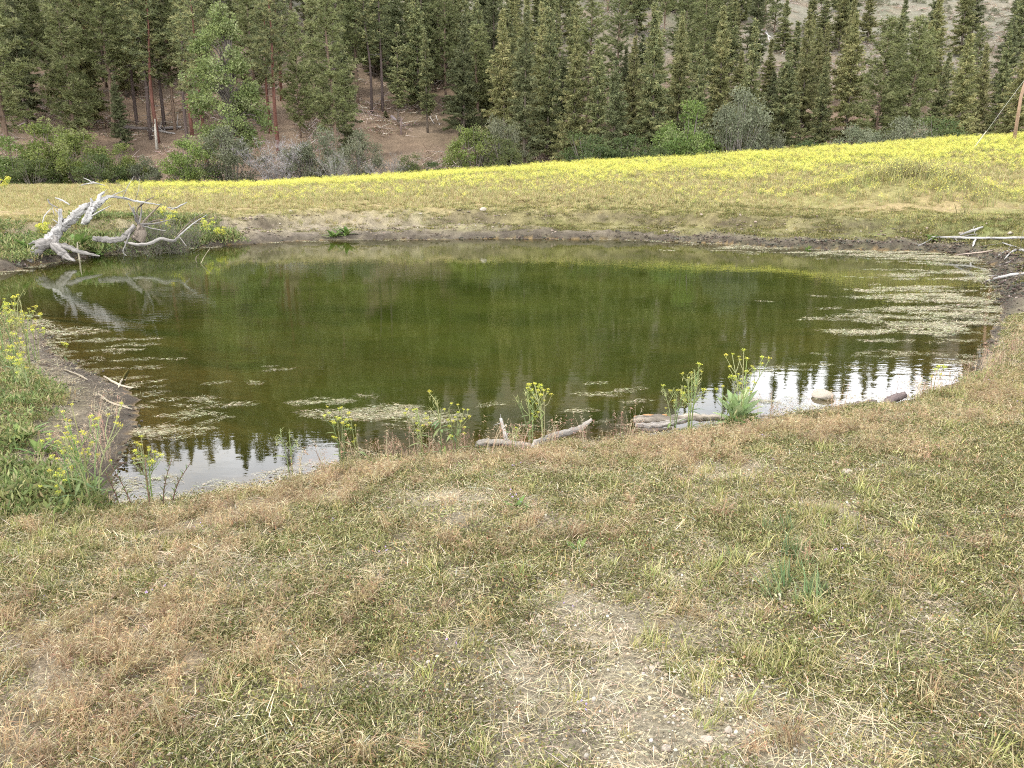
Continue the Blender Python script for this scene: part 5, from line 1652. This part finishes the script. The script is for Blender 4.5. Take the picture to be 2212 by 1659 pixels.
drift('split_log', 'split broken log with orange heartwood floating at the near shore', 'driftwood log', [
    ('trunk', (.38, .33, .27), [(1370, 908, Y2, 15), (1400, 906, Y2 + .02, 20), (1450, 905, Y2 + .05, 19), (1500, 902, Y2 + .1, 17), (1560, 903, Y2 + .12, 12), (1600, 905, Y2 + .1, 8)]),
    ('splinter', (.55, .5, .45), [(1372, 918, Y2 - .15, 9), (1405, 920, Y2 - .15, 13), (1440, 916, Y2 - .12, 14), (1480, 908, Y2 - .05, 10)]),
    ('splinter', (.42, .23, .11), [(1370, 902, Y2 + .06, 8), (1400, 899, Y2 + .08, 10), (1440, 898, Y2 + .1, 8)]), ('splinter', (.18, .15, .12), [(1385, 928, Y2 - .25, 8), (1410, 930, Y2 - .25, 9), (1450, 925, Y2 - .2, 6)])])
Y3 = on_z(1620, 915, .08)[1]
drift('split_log', 'pale chunk of rotten wood at the waterline beside the broad leaved rosette', 'driftwood log', [
    ('trunk', (.5, .44, .40), [(1600, 910, Y3, 8), (1625, 908, Y3, 16), (1655, 908, Y3, 13), (1690, 912, Y3, 6)]), ('splinter', (.4, .36, .32), [(1635, 900, Y3 + .1, 6), (1660, 898, Y3 + .1, 8), (1690, 900, Y3 + .1, 4)])])
Y4 = on_z(1750, 905, .05)[1]
drift('driftwood_log', 'dark wet log half sunk along the right part of the near shore', 'driftwood log', [
    ('trunk', (.20, .165, .145), [(1660, 906, Y4 - .2, 7), (1720, 896, Y4, 11), (1790, 887, Y4 + .2, 15), (1850, 876, Y4 + .5, 17), (1890, 868, Y4 + .7, 11)]),
    ('branch', (.3, .27, .24), [(1700, 898, Y4 - .05, 6), (1740, 890, Y4 + .1, 7), (1780, 886, Y4 + .2, 5)])])
Y5 = on_z(1930, 872, .1)[1]
drift('driftwood_log', 'short dark log end on the grass right of the half sunk log', 'driftwood log', [('trunk', (.19, .15, .14), [(1905, 874, Y5 - .1, 11), (1930, 863, Y5, 18), (1952, 853, Y5 + .15, 15)]), ('branch', (.3, .26, .24), [(1925, 870, Y5, 6), (1918, 862, Y5 + .05, 3)])])
for (pts, lab) in [([(225, 815, 4), (260, 835, 6), (300, 842, 4)], 'pale stick on the mud of the left spit nearest the water'), ([(212, 852, 3), (240, 872, 5), (285, 886, 4)], 'pale stick lying down the left spit to the water'), ([(140, 800, 3), (170, 812, 5), (188, 822, 3)], 'short pale stick high on the left spit'),
                   ([(255, 840, 3), (268, 815, 5), (277, 801, 3)], 'pale stick pointing at the water from the left spit'), ([(0, 868, 4), (40, 876, 5), (95, 886, 3)], 'pale stick among the weeds at the far left edge'), ([(20, 1008, 3), (70, 1016, 4), (112, 1030, 3)], 'thin pale stick near the yellow flowers at lower left')]:
    u0, v0, _ = pts[1]
    g0 = on_ground(u0, v0 + 4, 3)
    L_ = [(u, v, on_ground(u, v, 3)[1], w) for u, v, w in pts]
    o = drift('dry_stick', lab, 'stick', [('stem', (.55, .48, .36), [(u, v - 2, Y, w) for u, v, Y, w in L_])])


# ------------------------------------------------------------------ stones
STONE = [MB() for _ in range(5)]
STONE_ME = []
for i, mb in enumerate(STONE):
    rock(mb, np.random.default_rng(500 + i), 1.0, (.44, .39, .32), .62, 1 + i % 2)
    STONE_ME.append(mb.mesh('stone', M['stone']))


def stone(u, v, dia, label, me=0, group=None, ymin=.8, sink=.25, z=None, squash=1.0):
    p = on_ground(u, v, ymin) if z is None else on_z(u, v, z)
    r = dia / FPX * np.linalg.norm(p - [0, 0, CAMZ]) * .5
    o = link('stone', STONE_ME[me % 5])
    o.location = (p[0], p[1], p[2] + r * (.62 - sink))
    o.scale = (r, r, r * squash)
    o.rotation_euler = (0, 0, RNG.uniform(0, 6.28))
    tag(o, label, 'stone', group)
    return o


stone(1778, 858, 40, 'pale rock jutting out of the bright sky reflection at right', 3, z=.0, sink=.35, squash=.95)
stone(1830, 1027, 28, 'flat buff stone on the weeds behind the short grass at right', 1)
stone(1218, 1262, 20, 'white stone at the top left of the bare soil patch', 2)
stone(1573, 1580, 19, 'round white pebble at the bottom near the bare soil', 3)
stone(1527, 1602, 26, 'grey flat stone below the round white pebble', 1)
stone(1440, 1622, 24, 'buff flat stone at the bottom edge left of the grey one', 2)
stone(1620, 1585, 16, 'buff chip right of the round white pebble', 4)
stone(1158, 1402, 18, 'pale chip on the left of the bare soil patch', 4)
stone(1410, 1447, 18, 'grey stone at the foot of the yellow tuft on the bare soil', 0)
stone(1190, 1425, 16, 'cream chip right below the pale chip on the bare soil', 3)
stone(1585, 940, 16, 'small grey stone in the grass below the broad leaved rosette', 2)
stone(1043, 455, 15, 'grey boulder standing on the lip of the far bank', 0, ymin=26)
stone(908, 462, 8, 'white stone on the far bank left of the grey boulder', 1, ymin=26)
stone(628, 458, 9, 'white stone on the far bank above the bare eroded face', 2, ymin=26)
stone(2182, 506, 11, 'white stone on the green slope at the right edge', 3, ymin=22)
stone(2076, 545 - 40, 9, 'pale stone on the mud left of the long white branch', 4, ymin=22)
stone(310, 948, 15, 'grey stone at the water corner of the left spit', 1, ymin=4)
for u0, u1, v0, v1, n, where in [(1150, 1350, 1350, 1520, 4, 'on the left half of the bare soil patch'), (1350, 1600, 1250, 1400, 4, 'at the top of the bare soil patch'), (1400, 1700, 1500, 1640, 5, 'on the gravelly soil along the bottom edge'),
                                (1900, 2150, 1250, 1450, 3, 'in the weeds right of the blue green grass'), (1650, 1900, 980, 1080, 3, 'in the worn strip behind the short grass'), (900, 1150, 1500, 1640, 3, 'in the weeds at the bottom left of the bare soil'), (300, 700, 1150, 1350, 3, 'in the left weeds below the yellow grass'), (1050, 1400, 1080, 1240, 3, 'between the water and the bare soil')]:
    for i in range(n):
        stone(RNG.uniform(u0, u1), RNG.uniform(v0, v1), RNG.uniform(5, 10), 'small pale chip of stone ' + where, i, 'small chips ' + where)
for u0, u1, n, where in [(560, 800, 3, 'of the bare far bank at left'), (800, 1040, 3, 'of the far bank left of the grey boulder'), (1060, 1350, 4, 'of the far bank right of the grey boulder'), (1350, 1700, 4, 'of the mossy far bank at the middle right'), (1700, 1980, 4, 'of the far bank above the dark mud')]:
    for i in range(n):
        stone(RNG.uniform(u0, u1), RNG.uniform(464, 506), RNG.uniform(3, 6), 'tiny pale stone on the slope ' + where, i, 'tiny stones ' + where, ymin=20)


# ------------------------------------------------------------------ flowering plants and other single plants by the water
def leaf_mesh(name, L_, W_, c, mat, curl=.25, fold=.2, n=5, seed=0):
    """A lance-shaped leaf with midrib, pointing along +X."""
    g = np.random.default_rng(seed)
    mb = MB()
    t = np.linspace(0, 1, n)
    w = W_ / 2 * np.sin(np.pi * np.clip(t * .93 + .07, 0, 1)) ** .8
    x = L_ * t; z = -curl * L_ * t ** 2
    mid = np.stack([x, 0 * x, z], 1)
    lf = np.stack([x, w, z + fold * w], 1); rt = np.stack([x, -w, z + fold * w], 1)
    V = np.concatenate([mid, lf, rt])
    T = []
    for i in range(n - 1):
        T += [(i, i + 1, n + i + 1), (i, n + i + 1, n + i), (i, 2 * n + i, 2 * n + i + 1), (i, 2 * n + i + 1, i + 1)]
    C = np.array(c) * (1 + g.normal(0, .06, (len(V), 1)))
    C[:n] *= 1.25
    mb.add(V, T, np.clip(C, .01, .8))
    return mb.mesh(name, mat, smooth=True)


YC = [(.66, .63, .09), (.56, .57, .11), (.38, .44, .11)]
FLOWER_ME = []
for i in range(4):
    g = np.random.default_rng(600 + i); mb = MB()
    n = 46
    O = rand_dirs(n, g, -.1) * g.uniform(.25, 1, (n, 1)) * [.034, .034, .026]
    diamonds(mb, O, rand_dirs(n, g, -.1), g.uniform(.008, .014, n), .009, mixc(YC, [4, 2, 1.3], n, g, .08, .03), g)
    slivers(mb, np.tile([[0, 0, -.035]], (16, 1)), O[:16] + [0, 0, .035], .045, .0025, (.35, .4, .1), g)
    FLOWER_ME.append(mb.mesh('flower_cluster', M['flower']))
LEAF_ME = [leaf_mesh('plant_leaf', .11, .024, c, M['leaf'], .35, .25, seed=i) for i, c in enumerate([(.16, .22, .075), (.20, .25, .10), (.13, .19, .08)])]
BIG_LEAF = [leaf_mesh('broad_leaf', .26, .085, c, M['leaf'], .18, .22, 7, seed=i) for i, c in enumerate([(.27, .36, .16), (.33, .42, .21), (.23, .32, .14)])]
DOCK_LEAF = [leaf_mesh('dock_leaf', .26, .075, c, M['leaf'], .45, .15, 7, seed=9 + i) for i, c in enumerate([(.12, .19, .05), (.16, .23, .06)])]
PLANTS = {}


def orient(o, p, az, el, s=1.0):
    o.location = p
    o.rotation_euler = (0, -el, az)
    o.scale = (s, s, s)


def mustard(u, v, hpx, label, stems=3, heads=5, seed=0, leaves=8, bloom=1.0, pod=False, ymin=3, width=.35):
    """Upright flowering plant: branched stems (one mesh), narrow leaves and flower clusters (each a part)."""
    g = np.random.default_rng(seed)
    v0 = v
    while v < v0 + 60 and shore_dist(*on_ground(u, v, ymin)[:2])[0] < .06: v += 4
    p = on_ground(u, v, ymin)
    hpx = (hpx + v - v0) * 1.06
    dist = np.linalg.norm(p - [0, 0, CAMZ])
    H = hpx / FPX * dist
    o = empty('mustard_plant', tuple(p))
    mb = MB()
    fl, lv = [], []
    for s in range(stems):
        a = g.uniform(0, 6.283); ln = g.uniform(.05, width) * H
        top = np.array([math.cos(a) * ln, math.sin(a) * ln * .7, H * g.uniform(.75, 1.0)])
        b = np.array([math.cos(a), math.sin(a), 0]) * .02
        P = spline([b - [0, 0, .03], b * .6 + top * .5 * [.6, .6, 1], top], 4)
        c = mixc([(.30, .34, .14), (.36, .36, .18), (.24, .3, .12)], [1, 1, 1], 1, g)[0]
        tube(mb, P, np.linspace(.0055, .0025, len(P)) * (H / .5) ** .5, c, 5, cap=False)
        fl.append(top)
        for q in range(heads - 1):
            t = g.uniform(.45, .9); i = int(t * (len(P) - 1))
            d_ = np.array([math.cos(a + g.normal(0, 1.4)), math.sin(a + g.normal(0, 1.4)), 1.2])
            e = P[i] + nrm(d_) * H * g.uniform(.14, .3)
            tube(mb, spline([P[i], (P[i] + e) / 2 + g.normal(0, .01, 3), e], 2), np.linspace(.003, .0018, 5) * (H / .5) ** .5, c, 4, cap=False)
            fl.append(e)
        for q in range(max(1, leaves // stems)):
            i = g.integers(1, max(2, int(len(P) * .7)))
            lv.append((P[i], g.uniform(0, 6.283), g.uniform(-.1, .8)))
    if pod:                                                  # thin upright seed pods
        O = np.repeat(np.array(fl), 7, 0) - np.array([0, 0, .03]) * g.uniform(0, 2.5, (len(fl) * 7, 1))
        slivers(mb, O, rand_dirs(len(O), g, .1) + [0, 0, .4], g.uniform(.03, .06, len(O)), .004, (.42, .42, .18), g)
    mb.obj('stem', M['leaf'], o)
    for i, e in enumerate(fl):
        if g.uniform() > bloom: continue
        f = link('flower_cluster', FLOWER_ME[g.integers(0, 4)], o)
        orient(f, e + [0, 0, .01], g.uniform(0, 6.28), 0, g.uniform(.42, .85) * max(.75, dist / 7.5))
    for q, az, el in lv:
        f = link('leaf', LEAF_ME[g.integers(0, 3)], o)
        orient(f, q, az, el, g.uniform(.6, 1.2))
    tag(o, label, 'wildflower')
    return o


MUST = [
    (1600, 922, 150, 'tallest yellow flowering mustard, arching over the broad leaved rosette', 4, 6, 8, 1.0, .42),
    (1560, 920, 100, 'yellow mustard stem just left of the broad leaved rosette', 2, 4, 5, .8, .3),
    (1490, 926, 130, 'bushy mustard gone partly to seed at the split log', 5, 6, 12, .45, .3),
    (1455, 928, 100, 'small seeding mustard at the left end of the split log', 3, 5, 6, .35, .3),
    (1178, 950, 122, 'tall mustard in flower behind the bleached pointed log', 4, 6, 9, .9, .22),
    (1150, 952, 108, 'thin mustard with few flowers left of the tall one at the pointed log', 3, 4, 5, .35, .35),
    (1105, 975, 60, 'low mustard sprig in front of the log with the broken stub', 2, 4, 6, .4, .4),
    (985, 978, 112, 'mustard with a flat yellow top in the middle of the near shore', 3, 6, 9, .95, .22),
    (960, 976, 118, 'leafy blue green stalk without open flowers beside the flat topped mustard', 2, 3, 16, .2, .12),
    (918, 975, 106, 'pale yellow mustard left of the flat topped one', 3, 6, 7, .7, .3),
    (742, 978, 95, 'fan shaped clump of mustard stems left of the dry red grass', 6, 3, 5, .8, .3),
    (775, 972, 62, 'small mustard sprig touching the fan shaped clump', 2, 3, 3, .7, .25),
    (325, 1082, 125, 'mustard with a domed yellow head over the bright reflection at left', 4, 6, 5, 1.0, .25),
    (205, 1100, 190, 'big mustard with many yellow heads at the lower left waterline', 6, 7, 16, 1.0, .38),
    (165, 1090, 140, 'leafy mustard left of the many headed one', 4, 6, 12, .9, .35),
    (120, 1110, 100, 'low leafy mustard deep in the green weeds at lower left', 3, 5, 12, .5, .35),
    (140, 782, 36, 'single yellow flower on a thin stem at the end of the left spit', 1, 2, 2, 1.0, .3),
    (632, 975, 55, 'thin straw coloured seed stalk left of the fan shaped clump', 2, 4, 2, .0, .25),
    (2010, 895 - 40, 60, 'small mustard sprig at the water on the right shore', 2, 3, 3, .5, .25),
]
for i, (u, v, hp, lab, st, hd, lf, bl, wd) in enumerate(MUST):
    mustard(u, v, hp, lab, st, hd, 700 + i, lf, bl, pod=bl < .5, width=wd)
# the flowering thicket on the left spit
for i, (u, v, hp, lab) in enumerate([(10, 775, 110, 'yellow flowering mustard at the very left edge of the spit'), (38, 778, 118, 'tallest yellow mustard on the left spit'), (62, 790, 108, 'yellow mustard on the left spit right of the tallest'), (82, 782, 100, 'yellow mustard at the tip of the left spit'),
                                     (25, 830, 90, 'yellow mustard lower on the left spit among dry grass'), (70, 850, 70, 'short pale mustard at the foot of the left spit')]):
    mustard(u, v, hp, lab, 4, 5, 760 + i, 6, .7, pod=True, ymin=5, width=.4)

_p = at_y(338, 470, 25.0)
put_tree(bare_shape(245, 1.5, .95, 16, c=(.16, .15, .11), leaves=900, lc=(.14, .17, .07)), 'scrub_bush', _p[0], 25.0, 1.55, 'dense grey green scrub bush behind the bristling log', 'shrub', wide=1.0, parts=('stem', 'foliage'))
for i, (u, v, hp, lab) in enumerate([(372, 505, 52, 'yellow flowering mustard right of the scrub bush on the far left shore'), (362, 515, 40, 'low yellow mustard in front of the scrub bush'), (448, 520, 40, 'yellowish sprig at the right end of the green weeds on the far left shore'), (478, 522, 26, 'tiny yellowish sprig on the bare mud right of the far left weeds'),
                                     (8, 425, 34, 'pale seed stalks on the dry hump at the far left edge'), (95, 520, 30, 'yellow flowered sprig in the green weeds left of the snag trunk')]):
    mustard(u, v, hp, lab, 4, 5, 790 + i, 8, .8, ymin=18, width=.4)
# broad leaved rosette
p = on_ground(1592, 922, 3)
o = empty('broadleaf_plant', tuple(p))
g = np.random.default_rng(801)
for ring, (n, el, s) in enumerate([(7, .45, 1.0), (7, .85, 1.12), (6, 1.2, 1.12)]):
    for i in range(n):
        f = link('leaf', BIG_LEAF[g.integers(0, 3)], o)
        orient(f, (0, 0, .03 + .03 * ring), i * 6.283 / n + ring * .5 + g.normal(0, .15), el + g.normal(0, .1), s * g.uniform(.9, 1.1) * 1.05)
mb = MB(); tube(mb, np.array([[0, 0, -.03], [0, 0, .12]]), [.02, .012], (.3, .38, .2), 7); mb.obj('stem', M['leaf'], o)
tag(o, 'pale green broad leaved rosette at the near waterline beside the tall mustard', 'plant')
# green dock clumps
for i, (u, v, s, n, ymin, lab) in enumerate([(845 - 125, 512, 1.75, 16, 20, 'bright green leafy clump at the foot of the bare far bank, left one'), (748, 508, 2.2, 22, 20, 'larger bright green leafy clump at the foot of the bare far bank, right one'),
                                             (165, 535, 2.6, 22, 18, 'big dark green leafy clump behind the roots of the white snag'), (215, 552, 2.0, 18, 18, 'leafy dock clump at the water right of the snag roots'), (60, 545, 2.2, 18, 18, 'green leafy clump left of the snag roots'),
                                             (50, 955, 1.0, 14, 4, 'green dock with wide leaves at the far left edge of the near bank'), (90, 985, .8, 12, 4, 'smaller green dock right below the wide leaved one'), (200, 1075, .75, 12, 4, 'green leafy dock at the foot of the many headed mustard'),
                                             (1110, 1100, .4, 9, 3, 'small dark green rosette alone in the middle of the near bank'), (1250, 1195, .34, 9, 2, 'small green weed left of the yellow grass patch'), (1745, 540, 1.0, 9, 20, 'tiny green clump on the dark mud of the far shore'),
                                             (1145, 1106, .3, 7, 3, 'small seeding weed right of the dark green rosette'), (965, 990, .45, 12, 4, 'round leaved green weed in front of the leafy blue green stalk'), (2010, 520, 1.4, 14, 20, 'green tuft on the slope behind the long white branch')]):
    p = on_ground(u, v, ymin)
    o = empty('dock_plant', tuple(p))
    for k in range(n):
        f = link('leaf', DOCK_LEAF[RNG.integers(0, 2)], o)
        orient(f, (RNG.normal(0, .03 * s), RNG.normal(0, .03 * s), 0), RNG.uniform(0, 6.283), RNG.uniform(.35, 1.25), s * RNG.uniform(.7, 1.1))
    mb = MB(); tube(mb, np.array([[0, 0, -.05], [0, 0, .1 * s], [.01, 0, .24 * s]]), [.008 * s, .006 * s, .003 * s], (.25, .25, .1), 5); mb.obj('stem', M['leaf'], o)
    tag(o, lab, 'plant')
# purple stemmed spikes at the left corner
WIL = [leaf_mesh('willowherb_leaf', .055, .011, c, M['leaf'], .2, .2, seed=40 + i) for i, c in enumerate([(.11, .15, .06), (.14, .18, .08), (.12, .11, .07)])]
for i, (u, v, hp, du, lab) in enumerate([(290, 1098, 95, -40, 'leafy spike bending left, first of the purple stemmed spikes at the corner of the pond'), (325, 1100, 105, 0, 'tall dark leafy spike standing upright over the bright reflection'), (350, 1098, 100, 28, 'leafy spike with red stem leaning right over the bright reflection'),
                                         (368, 1092, 85, 45, 'shorter leafy spike rightmost over the bright reflection'), (262, 1096, 75, -25, 'thin leafy spike at the left over the bright reflection')]):
    p = on_ground(u, v, 3)
    dist = np.linalg.norm(p - [0, 0, CAMZ]); H = hp / FPX * dist
    o = empty('leafy_spike', tuple(p))
    dx = du / FPX * dist
    mb = MB(); P = spline([[0, 0, -.03], [dx * .4, 0, H * .5], [dx, .02, H]], 8)
    tube(mb, P, np.linspace(.005, .002, len(P)), (.24, .13, .11), 5, cap=False); mb.obj('stem', M['leaf'], o)
    n = 30
    for k in range(n):
        t = .18 + .82 * k / n
        q = P[min(int(t * (len(P) - 1)), len(P) - 1)]
        f = link('leaf', WIL[k % 3], o)
        orient(f, q, k * 2.4, RNG.uniform(.6, 1.1), 1.15 - .5 * t)
    tag(o, lab, 'plant')


# green weeds behind the snag, at the left spit and the lower left corner
def p_lush(mb, g):
    n = 60
    O = disk(n, .16, g); O[:, 2] = g.uniform(0, .10, n)
    D = rand_dirs(n, g, -.1) + [0, 0, .35]
    diamonds(mb, O, D, g.uniform(.03, .09, n), g.uniform(.012, .028, n), mixc([(.15, .20, .06), (.22, .25, .09), (.12, .16, .055), (.32, .29, .14)], [3, 3, 2, 2], n, g), g)
    m = 9
    blades(mb, disk(m, .14, g), g.uniform(0, 6.3, m), np.abs(g.normal(.3, .25, m)), g.uniform(.06, .2, m), .004, mixc([(.2, .25, .09), (.36, .34, .15)], [2, 1], m, g), g, .7)


pts = []
for (u, v, r, n, ymin) in [(60, 1010, .55, 70, 3), (30, 1060, .4, 50, 3), (120, 1050, .45, 60, 3), (190, 1060, .3, 60, 3), (20, 950, .5, 40, 4), (150, 995, .3, 20, 4), (85, 1095, .3, 40, 3), (190, 530, 1.2, 150, 18), (60, 530, 1.4, 150, 18), (300, 510, 1.6, 180, 18), (420, 510, 1.3, 140, 20), (470, 530, .8, 80, 20), (10, 540, 1.4, 120, 18),
                            (60, 800, .9, 110, 6), (100, 860, .5, 60, 6), (1600, 925, .12, 8, 4)]:
    c = on_ground(u, v, ymin)
    q = disk(n, r, RNG) * 1.2
    pts.append(np.stack([c[0] + q[:, 0], c[1] + q[:, 1]], 1))
pts = np.concatenate(pts)
h, f = terrain(pts[:, 0], pts[:, 1], want=True)
k = f['d'] > .12 + 1.1 * left_mud(pts[:, 0], pts[:, 1])
P = np.concatenate([pts[k], h[k][:, None]], 1)
scatter('lush_weeds', 'fresh green weeds around the snag roots and the lower left shore', 'weeds', P, np.where(P[:, 1] > 14, 1.9, .9) * RNG.uniform(.6, 1.25, len(P)), protos(4, p_lush, M['leaf'], 'lush_tuft'), tilt=.15)


# tall dry grass seed stalks along the near waterline
def p_tall(mb, g):
    n = 9
    O = disk(n, .05, g)
    c = mixc([(.46, .36, .24), (.40, .26, .19), (.5, .43, .28)], [2, 2, 2], n, g)
    tip = blades(mb, O, g.uniform(0, 6.3, n), np.abs(g.normal(.1, .12, n)), g.uniform(.16, .34, n), .0035, c, g, .35)
    k = np.repeat(np.arange(n), 8)
    slivers(mb, tip[k] - np.array([0, 0, 1]) * g.uniform(0, .07, (len(k), 1)), rand_dirs(len(k), g, -.3) + [0, 0, -.3], g.uniform(.015, .035, len(k)), .0035, c[k] * [1.0, .88, .9], g)


x = RNG.uniform(-4.2, 9, 9000); y = RNG.uniform(5, 12, 9000)
h, f = terrain(x, y, want=True)
u_ = CU + FPX * x / np.maximum(y * cP + .5, 1)
ok = (f['d'] > .02) & (f['d'] < .5) & (RNG.uniform(0, 1, len(x)) < np.clip(.1 + .45 * fbm(x * 1.1, y * 1.1, 2, 97) + .4 * np.exp(-((x + 1.0) / .7) ** 2), 0, 1))
P = np.stack([x, y, h], 1)[ok]
scatter('seed_grass', 'tall dry seeding grass fringing the near waterline', 'dry grass', P, RNG.uniform(.6, 1.1, len(P)), protos(4, p_tall, M['straw'], 'seed_stalk'), tilt=.12)
